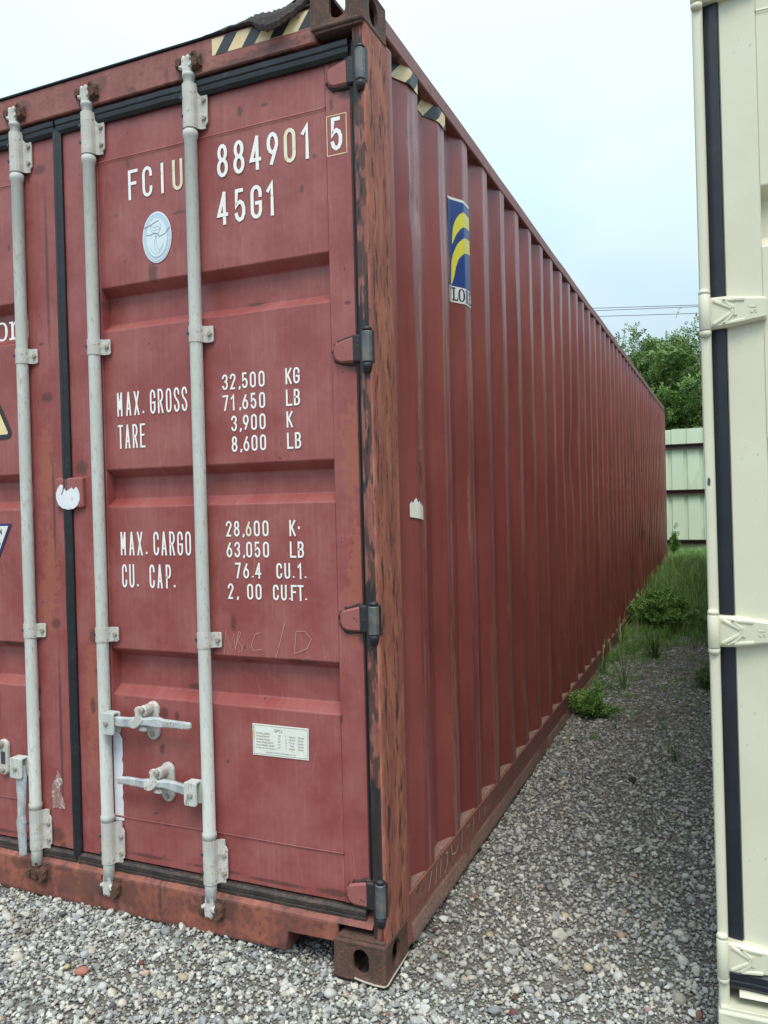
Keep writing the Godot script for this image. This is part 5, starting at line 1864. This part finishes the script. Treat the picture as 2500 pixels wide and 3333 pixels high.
func pebble(sd: int, round: bool, chip := false) -> Mesh:
	var r := RandomNumberGenerator.new()
	r.seed = sd
	var t := (1.0 + sqrt(5.0)) / 2.0
	var v := []
	for q in [[-1, t, 0], [1, t, 0], [-1, -t, 0], [1, -t, 0], [0, -1, t], [0, 1, t], [0, -1, -t], [0, 1, -t], [t, 0, -1], [t, 0, 1], [-t, 0, -1], [-t, 0, 1]]:
		v.append(Vector3(q[0], q[1], q[2]).normalized())
	var f := [[0, 11, 5], [0, 5, 1], [0, 1, 7], [0, 7, 10], [0, 10, 11], [1, 5, 9], [5, 11, 4], [11, 10, 2], [10, 7, 6], [7, 1, 8], [3, 9, 4], [3, 4, 2], [3, 2, 6], [3, 6, 8], [3, 8, 9], [4, 9, 5], [2, 4, 11], [6, 2, 10], [8, 6, 7], [9, 8, 1]]
	var planes := []
	for i in (6 if round else 9):
		var d := Vector3(r.randf_range(-1, 1), r.randf_range(-1, 1), r.randf_range(-1, 1)).normalized()
		planes.append([d, r.randf_range(0.66, 0.9) if round else r.randf_range(0.45, 0.75)])
	var sc := Vector3(1.0, r.randf_range(0.55, 0.8), r.randf_range(0.7, 0.95))
	var shape := func(p: Vector3) -> Vector3:
		var l := 1.0
		for q in planes:
			var c: float = p.dot(q[0])
			if c > 0.05:
				l = minf(l, q[1] / c)
		return p * l * sc
	var st := begin(round)
	for a in f:
		if chip:
			tri_out(st, shape.call(v[a[0]]), shape.call(v[a[1]]), shape.call(v[a[2]]), Vector3.ZERO)
			continue
		var m01: Vector3 = (v[a[0]] + v[a[1]]).normalized()
		var m12: Vector3 = (v[a[1]] + v[a[2]]).normalized()
		var m20: Vector3 = (v[a[2]] + v[a[0]]).normalized()
		for e in [[v[a[0]], m01, m20], [v[a[1]], m12, m01], [v[a[2]], m20, m12], [m01, m12, m20]]:
			tri_out(st, shape.call(e[0]), shape.call(e[1]), shape.call(e[2]), Vector3.ZERO)
	return finish(st)


func stone_colour() -> Color:
	var t := rng.randf()
	var c: Color
	if t < 0.46:
		var g := rng.randf_range(0.20, 0.46)
		c = Color(g, g * 1.0, g * 0.97)
	elif t < 0.60:
		var g := rng.randf_range(0.18, 0.36)
		c = Color(g * 0.96, g * 0.99, g * 1.04)
	elif t < 0.80:
		var g := rng.randf_range(0.38, 0.56)
		c = Color(g, g * 0.985, g * 0.92)
	elif t < 0.93:
		var g := rng.randf_range(0.26, 0.46)
		c = Color(g * 1.06, g * 0.98, g * 0.84)
	elif t < 0.992:
		var g := rng.randf_range(0.08, 0.15)
		c = Color(g, g, g)
	elif t < 0.998:
		c = Color(0.36, 0.27, 0.19) * rng.randf_range(0.8, 1.2)
	else:
		c = Color(0.20, 0.10, 0.08) * rng.randf_range(0.7, 1.2)
	return Color(c.r * 0.97, c.g * 0.955, c.b * 0.91)


func scatter(parent: Node, called: String, mesh: Mesh, m: Material, ts: Array, cs: Array) -> MultiMeshInstance3D:
	var mm := MultiMesh.new()
	mm.transform_format = MultiMesh.TRANSFORM_3D
	mm.use_colors = true
	mm.mesh = mesh
	mm.instance_count = ts.size()
	for i in ts.size():
		mm.set_instance_transform(i, ts[i])
		mm.set_instance_color(i, cs[i])
	var o := MultiMeshInstance3D.new()
	o.name = called
	o.multimesh = mm
	o.material_override = m
	parent.add_child(o, true)
	o.set_meta("kind", "stuff")
	return o


func under_box(x: float, z: float) -> bool:
	if x < -0.04 and z < -0.30 and z > -12.3:
		return true
	if x < -0.35 and z < -0.10 and z > -12.3:
		return true
	if x > -0.165 and x < 0.004 and z > -0.182 and z < 0.004:
		return true
	return x > 0.93 and z < -0.15 and z > -12.3 and x < 3.4


func build_stones():
	var g := thing("gravel", "loose grey and tan crushed stone covering the yard", "gravel")
	g.set_meta("kind", "stuff")
	add_child(g)
	var shapes := []
	for i in 8:
		shapes.append(pebble(40 + i, i == 0, i % 4 > 0))
	var dirt := FastNoiseLite.new()
	dirt.seed = 23
	dirt.frequency = 1.3
	dirt.fractal_octaves = 3
	var ts := []
	var cs := []
	for i in 8:
		ts.append([])
		cs.append([])
	# zones: x range, z range, stones per square metre, median half size, sigma
	for zone in [[-2.4, 1.75, -0.35, 1.35, 23000.0, 0.0037, 0.54], [-0.06, 0.96, -3.2, -0.35, 21000.0, 0.0036, 0.54], [-0.06, 0.96, -7.0, -3.2, 8000.0, 0.0055, 0.36], [-4.0, 3.4, 0.0, 2.6, 2600.0, 0.0075, 0.34], [-4.0, 3.0, 2.6, 5.0, 700.0, 0.011, 0.3], [-2.4, 1.7, -0.35, 1.35, 300.0, 0.0125, 0.26], [-0.06, 0.96, -4.0, -0.35, 300.0, 0.0125, 0.26]]:
		var area: float = (zone[1] - zone[0]) * (zone[3] - zone[2])
		for i in int(area * zone[4]):
			var x := rng.randf_range(zone[0], zone[1])
			var z := rng.randf_range(zone[2], zone[3])
			var d := dirt.get_noise_2d(x, z) * 0.5 + 0.5
			var keep := rng.randf()
			if under_box(x, z):
				continue
			# trodden earth shows between the stones further up the alley
			if keep < 0.35 * smoothstep(-2.6, -4.6, z) + 0.22 * smoothstep(0.66, 0.82, d):
				continue
			var s: float = zone[5] * exp(rng.randfn(0.0, zone[6]))
			s = minf(s, 0.021)
			var k := rng.randi() % 8
			var b := Basis.from_euler(Vector3(rng.randf_range(-0.5, 0.5), rng.randf() * TAU, rng.randf_range(-0.5, 0.5))).scaled(Vector3.ONE * s)
			ts[k].append(Transform3D(b, Vector3(x, lie(x, z) + s * rng.randf_range(0.05, 0.55), z)))
			# the fines are darkened to paint in the shade of gaps between bigger stones
			var c := stone_colour() * lerpf(0.66, 1.14, smoothstep(0.0028, 0.0078, s))
			c = Color(0.235, 0.23, 0.215).lerp(c, lerpf(0.5, 1.0, smoothstep(0.0025, 0.0065, s)))
			# earth clinging to the stones in patches
			c = c.lerp(Color(0.215, 0.185, 0.145) * rng.randf_range(0.6, 1.3), clampf(smoothstep(0.64, 0.80, d) * 0.5 + 0.3 * smoothstep(-0.9, -3.0, z), 0, 0.85) * rng.randf_range(0.4, 1.0))
			cs[k].append(c)
	for k in 8:
		scatter(g, "pebble_bed", shapes[k], M.stone, ts[k], cs[k])
	# the stones that stand out, each by itself
	var list := [
		[-0.857, 0.292, 0.023, 1, [0.36, 0.145, 0.10], "rounded orange-red pebble, brightest red stone in front of the doors"],
		[-0.726, 0.188, 0.012, 1, [0.13, 0.045, 0.04], "small dark wine-red pebble right of the orange-red one"],
		[-0.724, -0.010, 0.025, 0, [0.50, 0.48, 0.43], "large pale block of stone below the door sill"],
		[-0.579, 0.278, 0.021, 0, [0.47, 0.42, 0.32], "chunky cream-tan stone in front of the right door"],
		[-0.566, 0.191, 0.018, 1, [0.36, 0.29, 0.20], "smooth tan pebble between cream stone and door sill"],
		[-0.681, 0.219, 0.013, 1, [0.46, 0.34, 0.23], "small peach pebble beside the dark wine-red one"],
		[-0.938, 0.03, 0.019, 0, [0.52, 0.50, 0.46], "angular whitish stone under the middle lock rod"],
		[-0.913, 0.218, 0.022, 0, [0.40, 0.41, 0.42], "light grey angular stone behind the orange-red pebble"],
		[-0.919, 0.286, 0.012, 1, [0.42, 0.36, 0.20], "small yellowish pebble left of the orange-red one"],
		[-0.406, 0.322, 0.022, 0, [0.27, 0.28, 0.29], "flat mid-grey stone left of the corner block's hole"],
		[0.411, -0.448, 0.034, 0, [0.45, 0.43, 0.37], "biggest pale stone, lying alone in the mouth of the alley"],
		[0.360, -0.037, 0.017, 0, [0.15, 0.055, 0.052], "dark maroon stone nearest the bottom of the alley mouth"],
		[0.350, -0.100, 0.016, 0, [0.10, 0.05, 0.042], "brown-black stone just behind the maroon one"],
		[0.590, -0.530, 0.015, 1, [0.38, 0.25, 0.17], "brownish orange pebble right of the biggest pale stone"],
		[0.408, -0.584, 0.017, 0, [0.48, 0.38, 0.26], "flat sandy-orange stone behind the biggest pale stone"],
		[0.198, -0.388, 0.017, 1, [0.38, 0.31, 0.20], "smooth ochre pebble between container corner and biggest stone"],
		[0.300, -0.214, 0.021, 0, [0.52, 0.52, 0.49], "flat whitish sliver of stone in the alley mouth"],
		[0.022, -0.360, 0.015, 0, [0.06, 0.035, 0.03], "near-black brown stone against the red bottom rail"],
		[0.120, -0.119, 0.022, 0, [0.44, 0.44, 0.42], "light grey stone beside the red corner block"],
		[0.060, -0.123, 0.019, 0, [0.48, 0.46, 0.41], "cream angular stone touching the corner block's shadow"],
		[0.586, -0.946, 0.019, 0, [0.45, 0.33, 0.21], "tan-orange stone in the dark damp patch"],
		[0.024, -0.433, 0.018, 0, [0.56, 0.54, 0.48], "creamy white stone against the red bottom rail"],
		[0.523, -0.294, 0.017, 1, [0.44, 0.35, 0.25], "round sandy pebble right of the whitish sliver"],
		[0.387, -0.141, 0.019, 0, [0.28, 0.28, 0.27], "grey wedge of stone behind the brown-black one"],
		[0.487, -1.920, 0.027, 0, [0.05, 0.05, 0.052], "charcoal lump of stone far up the gravel alley"],
		[0.157, -1.906, 0.030, 0, [0.25, 0.28, 0.31], "flat blue-grey stone beside the red bottom rail"],
		[0.705, -0.160, 0.014, 0, [0.36, 0.20, 0.17], "pinkish stone near the white container's foot"],
		[0.776, -0.433, 0.023, 0, [0.55, 0.52, 0.46], "cream white block of stone beside the white container"],
		[0.775, -0.242, 0.026, 0, [0.33, 0.30, 0.25], "large dull brown-grey stone by the white container's foot"],
		[0.208, -0.143, 0.019, 0, [0.44, 0.38, 0.29], "buff stone right of the light grey one by the corner block"]]
	for i in list.size():
		var q: Array = list[i]
		var mt := mat(lin(q[4][0], q[4][1], q[4][2]), 0.85)
		var o := MeshInstance3D.new()
		o.name = numbered("stone")
		o.mesh = pebble(310 + i * 3, q[3] == 1)
		o.material_override = mt
		o.transform = Transform3D(Basis.from_euler(Vector3(rng.randf_range(-0.2, 0.2), rng.randf() * TAU, rng.randf_range(-0.2, 0.2))).scaled(Vector3.ONE * float(q[2])), Vector3(q[0], lie(q[0], q[1]) + q[2] * 0.42, q[1]))
		tag(o, q[5], "stone")
		add_child(o)


# ---------------------------------------------------------------- fence, wires
func build_fence():
	var f := thing("metal_fence", "pale green ribbed metal fence on three brown rails, beyond the alley", "fence", Vector3(0, 0, -15.5))
	add_child(f)
	var prof := PackedVector2Array()
	for k in 3:
		var a := k * 0.3048
		prof.append_array([Vector2(a, 0), Vector2(a + 0.10, 0), Vector2(a + 0.105, 0.004), Vector2(a + 0.12, 0.004), Vector2(a + 0.125, 0), Vector2(a + 0.222, 0), Vector2(a + 0.2405, -0.032), Vector2(a + 0.280, -0.032), Vector2(a + 0.2985, 0)])
	prof.append(Vector2(0.9144, 0))
	var flat := func(a: float, y: float) -> Vector2: return Vector2(a, y)
	for i in range(-10, 10):
		var st := begin()
		sheet(st, prof, 0.02 + 0.02 * absf(sin(i * 2.1)), 2.77 + 0.012 * sin(i * 1.7), 2, Vector3.ZERO, Vector3.RIGHT, Vector3.UP, Vector3.BACK, flat, no_dent)
		obj("fence_panel", st, M.fence, f, Vector3(-0.095 + i * 0.9144, 0, 0.0005 * (i % 2)))
	for y in [2.405, 1.462, 0.428]:
		var st := begin()
		var sec := PackedVector2Array([Vector2(0.006, -0.05), Vector2(0.075, -0.05), Vector2(0.075, -0.03), Vector2(0.071, -0.03), Vector2(0.071, -0.045), Vector2(0.012, -0.045), Vector2(0.012, 0.045), Vector2(0.071, 0.045), Vector2(0.071, 0.034), Vector2(0.075, 0.034), Vector2(0.075, 0.05), Vector2(0.006, 0.05)])
		prism(st, sec, 18.2, Transform3D(Basis(Vector3(0, 0, 1), Vector3.UP, Vector3(-1, 0, 0)), Vector3(9.0, y, 0)))
		obj("fence_rail", finish(st), M.purlin, f)
	for x in [-7.4, -4.4, -1.5, 1.7, 4.7, 7.7]:
		var st := begin()
		box(st, Vector3(x - 0.04, -0.2, 0.077), Vector3(x + 0.04, 2.6, 0.157), 0.005)
		obj("fence_post", finish(st), M.purlin, f)


func build_wires():
	var n := 0
	for e in [[-3.62, 8.79, 0.085, 8.47, "topmost of three thin dark cables above the trees"], [-3.57, 8.69, 0.095, 8.41, "middle one of three thin dark cables above the trees"], [-3.43, 8.45, 0.11, 8.16, "lowest of three thin dark cables, just above the treetop"]]:
		var pts := []
		var k: float = (e[3] - e[1]) / (e[2] - e[0])
		for i in 41:
			var x := lerpf(-45.0, 45.0, i / 40.0)
			pts.append(Vector3(x, e[1] + k * (x - e[0]) + 0.0006 * ((x + 1.7) * (x + 1.7)), -30.0))
		var st := begin(true)
		tube(st, pts, 0.011, 6)
		var o := obj(numbered("overhead_cable"), finish(st), M.wire, self)
		tag(o, e[4], "cable", "overhead cables")
		n += 1


# ---------------------------------------------------------------- trees and plants
func leaf_sprig(sd: int, n: int, length: float, leaf: float, wide: float) -> Mesh:
	var r := RandomNumberGenerator.new()
	r.seed = sd
	var st := begin()
	for i in n:
		var t := (i + 0.6) / n
		var side := 1.0 if i % 2 == 0 else -1.0
		if i == n - 1:
			side = 0.0
		var o := Vector3(0, t * length, -0.12 * t * t * length)
		var d := (Vector3(side * 0.95, 0.65, r.randf_range(-0.5, 0.35))).normalized()
		var w := d.cross(Vector3(r.randf_range(-0.3, 0.3), r.randf_range(-0.2, 0.2), 1.0)).normalized() * leaf * wide * 0.5
		var l := leaf * r.randf_range(0.75, 1.2)
		var mid := o + d * l * 0.45
		var tip := o + d * l - Vector3(0, 0, l * 0.25)
		var up := d.cross(w).normalized() * l * 0.06
		tri(st, o, mid + w + up, mid)
		tri(st, mid + w + up, tip, mid)
		tri(st, o, mid, mid - w + up)
		tri(st, mid - w + up, mid, tip)
	return finish(st)


func tree(label: String, at: Vector3, high: float, spread: float, sd: int, dark: Color, light: Color, dense: int, crown_low: float):
	var r := RandomNumberGenerator.new()
	r.seed = sd
	var t := thing("leafy_tree", label, "tree", at, "trees beyond the fence")
	add_child(t)
	var st := begin(true)
	var trunk := []
	var lean := Vector3(r.randf_range(-0.05, 0.05), 0, r.randf_range(-0.05, 0.05))
	for i in 8:
		var y := high * 0.62 * i / 7.0
		trunk.append(Vector3(sin(i * 1.3 + sd) * 0.07, y, cos(i * 1.1 + sd) * 0.07) + lean * y)
	tube(st, trunk, 0.16, 9, 0.07)
	obj("trunk", finish(st), M.bark, t)
	var tips := []
	st = begin(true)
	for i in 24:
		var f := lerpf(crown_low, 0.98, (i + 0.5) / 24.0)
		var base: Vector3 = trunk[clampi(int(f * 7.0 * 0.95), 1, 7)]
		var az := i * 2.39996 + r.randf_range(-0.3, 0.3)
		var reach := spread * sqrt(maxf(0.12, 1.0 - pow((f - 0.62) / 0.48, 2.0))) * r.randf_range(0.75, 1.1)
		var rise := lerpf(0.35, 0.95, f) * reach * r.randf_range(0.5, 1.0)
		if i == 23:
			reach *= 0.5
			rise = high * 0.33
		var pts := [base]
		for k in range(1, 6):
			var u := k / 5.0
			pts.append(base + Vector3(cos(az + 0.25 * u) * reach * u, rise * pow(u, 0.8) + r.randf_range(-0.06, 0.06), sin(az + 0.25 * u) * reach * u))
		tube(st, pts, 0.055, 6, 0.018)
		for k in range(1, 6):
			for j in 3:
				var a2 := az + r.randf_range(-1.5, 1.5)
				var l2 := r.randf_range(0.35, 0.95) * (0.55 + 0.1 * k) * spread / 2.4
				var e: Vector3 = pts[k] + Vector3(cos(a2) * l2, r.randf_range(-0.12, 0.55) * l2, sin(a2) * l2)
				tube(st, [pts[k], (pts[k] + e) / 2.0 + Vector3(0, 0.06, 0), e], 0.016, 4, 0.006)
				tips.append(e)
				tips.append((pts[k] + e) / 2.0 + Vector3(0, 0.05, 0))
	obj("limb", finish(st), M.bark, t).set_meta("kind", "stuff")
	var ts := []
	var cs := []
	var shade := FastNoiseLite.new()
	shade.seed = sd
	shade.frequency = 0.5
	for e in tips:
		var clump := r.randf()
		for i in int(dense * r.randf_range(0.5, 1.4)):
			var p: Vector3 = e + Vector3(r.randfn(0, 0.16), r.randfn(0, 0.11), r.randfn(0, 0.16)) * (0.8 + clump * 0.7)
			var b := Basis.from_euler(Vector3(r.randf_range(-1.9, 0.6), r.randf() * TAU, r.randf_range(-0.8, 0.8))).scaled(Vector3.ONE * r.randf_range(0.7, 1.25))
			ts.append(Transform3D(b, p))
			cs.append(dark.lerp(light, r.randf()))
	scatter(t, "crown", leaf_sprig(sd, 7, 0.18, 0.088, 0.5), M.leaf, ts, cs)


func build_trees():
	tree("green tree with an airy pointed top, between the two containers", Vector3(-1.15, 0.2, -21.5), 6.3, 3.0, 5, Color(0.06, 0.13, 0.022), Color(0.15, 0.235, 0.045), 34, 0.30)
	tree("green tree half hidden behind the red container's top rail", Vector3(-3.4, 0.2, -22.5), 6.2, 2.8, 8, Color(0.065, 0.13, 0.022), Color(0.155, 0.235, 0.045), 34, 0.30)
	tree("tree with loose drooping sprays half hidden by the white container", Vector3(1.35, 0.2, -22.0), 6.2, 2.7, 12, Color(0.06, 0.125, 0.022), Color(0.145, 0.225, 0.045), 34, 0.28)
	tree("dense lower tree just above the fence beside the white container", Vector3(0.55, 0.2, -24.5), 5.0, 2.4, 21, Color(0.055, 0.12, 0.024), Color(0.13, 0.21, 0.045), 44, 0.25)
	tree("bushy lower tree behind the red container's far corner", Vector3(-1.3, 0.2, -25.5), 4.9, 2.5, 33, Color(0.055, 0.12, 0.024), Color(0.13, 0.21, 0.045), 44, 0.22)


func blade_tuft(sd: int, n: int, high: float, spread: float, wide: float) -> Mesh:
	var r := RandomNumberGenerator.new()
	r.seed = sd
	var st := begin()
	for i in n:
		var az := r.randf() * TAU
		var d := Vector3(cos(az), 0, sin(az))
		var w := Vector3(-sin(az + r.randf_range(-0.6, 0.6)), 0, cos(az)).normalized() * wide * r.randf_range(0.6, 1.2)
		var o := d * r.randf_range(0, 0.03)
		var h := high * r.randf_range(0.45, 1.1)
		var out := spread * r.randf_range(0.15, 1.0)
		var last := o
		for k in 4:
			var u := (k + 1) / 4.0
			var p := o + d * out * u * u + Vector3(0, h * (u - 0.28 * u * u * out / maxf(0.05, high)), 0)
			var w0 := w * (1.0 - k / 4.0 * 0.8)
			var w1 := w * (1.0 - u * 0.8) if k < 3 else Vector3.ZERO
			tri(st, last - w0, last + w0, p + w1)
			if k < 3:
				tri(st, last - w0, p + w1, p - w1)
			last = p
	return finish(st)


func build_plants():
	var g := thing("grass", "tall green grass filling the far end of the alley", "grass")
	g.set_meta("kind", "stuff")
	add_child(g)
	var tall := []
	var low := []
	for i in 4:
		tall.append(blade_tuft(70 + i, 18, 0.30, 0.26, 0.0036))
		low.append(blade_tuft(80 + i, 16, 0.15, 0.13, 0.0030))
	var tt := [[], [], [], []]
	var tc := [[], [], [], []]
	var lt := [[], [], [], []]
	var lc := [[], [], [], []]
	var patch := FastNoiseLite.new()
	patch.seed = 44
	patch.frequency = 0.9
	var put_tuft := func(x: float, z: float, s: float, is_tall: bool):
		var k := rng.randi() % 4
		var b := Basis(Vector3.UP, rng.randf() * TAU).scaled(Vector3(s, s * rng.randf_range(0.8, 1.25), s))
		var c := Color(0.10, 0.215, 0.055).lerp(Color(0.26, 0.41, 0.105), rng.randf())
		if rng.randf() < 0.07:
			c = Color(0.32, 0.30, 0.17)
		(tt if is_tall else lt)[k].append(Transform3D(b, Vector3(x, lie(x, z) - 0.01, z)))
		(tc if is_tall else lc)[k].append(c)
	for i in 15000:
		var z := rng.randf_range(-15.4, -3.5)
		var x := rng.randf_range(-0.02, 0.95)
		if z < -12.3:
			x = rng.randf_range(-3.5, 4.0)
			if rng.randf() < 0.35:
				x = rng.randf_range(-0.6, 0.9)
		var p := patch.get_noise_2d(x * 1.5, z) * 0.5 + 0.5
		var edge := smoothstep(-3.4, -8.0, z) * 1.15 + smoothstep(0.34, 0.0, x) * 0.34 + smoothstep(0.60, 0.92, x) * 0.38
		if rng.randf() > edge * smoothstep(0.36, 0.62, p + 0.22 * smoothstep(-5.0, -9.0, z)):
			continue
		var is_tall := rng.randf() < smoothstep(-6.0, -10.5, z) * 0.6 + 0.02
		put_tuft.call(x, z, rng.randf_range(0.6, 1.15) * (lerpf(1.0, 0.72, smoothstep(-11.5, -14.0, z)) if is_tall else lerpf(0.55, 1.35, smoothstep(-4.0, -8.0, z) * rng.randf_range(0.5, 1.0))), is_tall)
	# thin seedlings in the gravel
	for i in 260:
		var z := rng.randf_range(-4.8, -2.2)
		var x := rng.randf_range(0.0, 0.92)
		if rng.randf() < 0.25 + 0.75 * smoothstep(-2.4, -4.2, z) * (0.4 + 0.6 * smoothstep(0.45, 0.6, patch.get_noise_2d(x * 3.0, z * 3.0) * 0.5 + 0.5)):
			put_tuft.call(x, z, rng.randf_range(0.25, 0.6), false)
	for i in 50:
		put_tuft.call(rng.randf_range(0.84, 0.93), rng.randf_range(-4.2, -2.4), rng.randf_range(0.5, 1.0), false)
	for k in 4:
		scatter(g, "grass_blades", tall[k], M.leaf, tt[k], tc[k])
		scatter(g, "grass_blades", low[k], M.leaf, lt[k], lc[k])
	weed("leafy_weed", "bushy bright green weed growing against the red container's bottom rail", Vector3(0.10, 0, -2.98), 0.17, 0.17, 1400, 0.016, Color(0.10, 0.21, 0.04), Color(0.21, 0.36, 0.07), 1)
	weed("leafy_weed", "dark rounded bush of weed in the middle of the alley", Vector3(0.33, 0, -6.2), 0.31, 0.32, 2600, 0.032, Color(0.10, 0.21, 0.045), Color(0.21, 0.36, 0.08), 2)
	weed("leafy_weed", "low weed pressed against the white container's side", Vector3(0.80, 0, -3.9), 0.13, 0.17, 520, 0.018, Color(0.07, 0.15, 0.03), Color(0.15, 0.27, 0.055), 3)
	weed("leafy_weed", "pale weed standing tall in front of the fence's lowest rail", Vector3(-0.02, 0, -14.2), 0.10, 0.62, 260, 0.04, Color(0.07, 0.15, 0.02), Color(0.14, 0.24, 0.035), 4)
	for e in [[0.36, -4.83, 1.55, "spiky grass tuft at the edge between gravel and grass"], [0.66, -2.3, 0.85, "small thin grass tuft in the gravel near the white container"], [0.30, -2.75, 0.6, "tiny seedling tuft in the gravel beside the bushy weed"]]:
		var t := thing("grass_tuft", e[3], "grass tuft", Vector3(e[0], lie(e[0], e[1]) - 0.005, e[1]))
		add_child(t)
		var ms := blade_tuft(90 + int(e[2] * 10), 60 if e[2] > 1.0 else 16, 0.20, 0.17, 0.0026)
		var o := scatter(t, "blades", ms, M.leaf, [Transform3D(Basis().scaled(Vector3.ONE * float(e[2])), Vector3.ZERO)], [Color(0.06, 0.125, 0.02)])
		o.set_meta("kind", "stuff")


func weed(called: String, label: String, at: Vector3, rad: float, high: float, n: int, leaf: float, dark: Color, light: Color, sd: int):
	var r := RandomNumberGenerator.new()
	r.seed = 900 + sd
	at.y = lie(at.x, at.z) - 0.005
	var t := thing(called, label, "weed", at)
	add_child(t)
	var st := begin(true)
	var tips := []
	for i in 26:
		var az := r.randf() * TAU
		var lobe := 0.72 + 0.28 * sin(az * 3.0 + sd * 1.7) + 0.22 * sin(az * 5.0 + sd)
		var o := rad * sqrt(r.randf()) * lobe * 1.15
		var h := high * (1.0 - 0.5 * pow(minf(1.0, o / rad), 2.0)) * r.randf_range(0.45, 1.15)
		var e := Vector3(cos(az) * o, h, sin(az) * o)
		var m := Vector3(cos(az) * o * 0.6, h * 0.55, sin(az) * o * 0.6)
		tube(st, [Vector3(e.x * 0.25, 0, e.z * 0.25), m, e], 0.0022, 4, 0.001)
		tips.append([m, e])
	obj("stem", finish(st), mat(lin(0.06, 0.10, 0.03), 0.7), t).set_meta("kind", "stuff")
	var ts := []
	var cs := []
	for i in n:
		var q: Array = tips[r.randi() % tips.size()]
		var u := r.randf_range(-0.5, 1.0)
		var p: Vector3 = q[0].lerp(q[1], u) + Vector3(r.randfn(0, 0.1), r.randfn(0, 0.06), r.randfn(0, 0.1)) * rad
		p.y = maxf(p.y, 0.01)
		ts.append(Transform3D(Basis.from_euler(Vector3(r.randf_range(-1.4, 0.4), r.randf() * TAU, r.randf_range(-0.6, 0.6))).scaled(Vector3.ONE * r.randf_range(0.7, 1.3)), p))
		cs.append(dark.lerp(light, r.randf()))
	scatter(t, "leaves", leaf_sprig(910 + sd, 5, leaf * 1.8, leaf, 0.55), M.leaf, ts, cs)
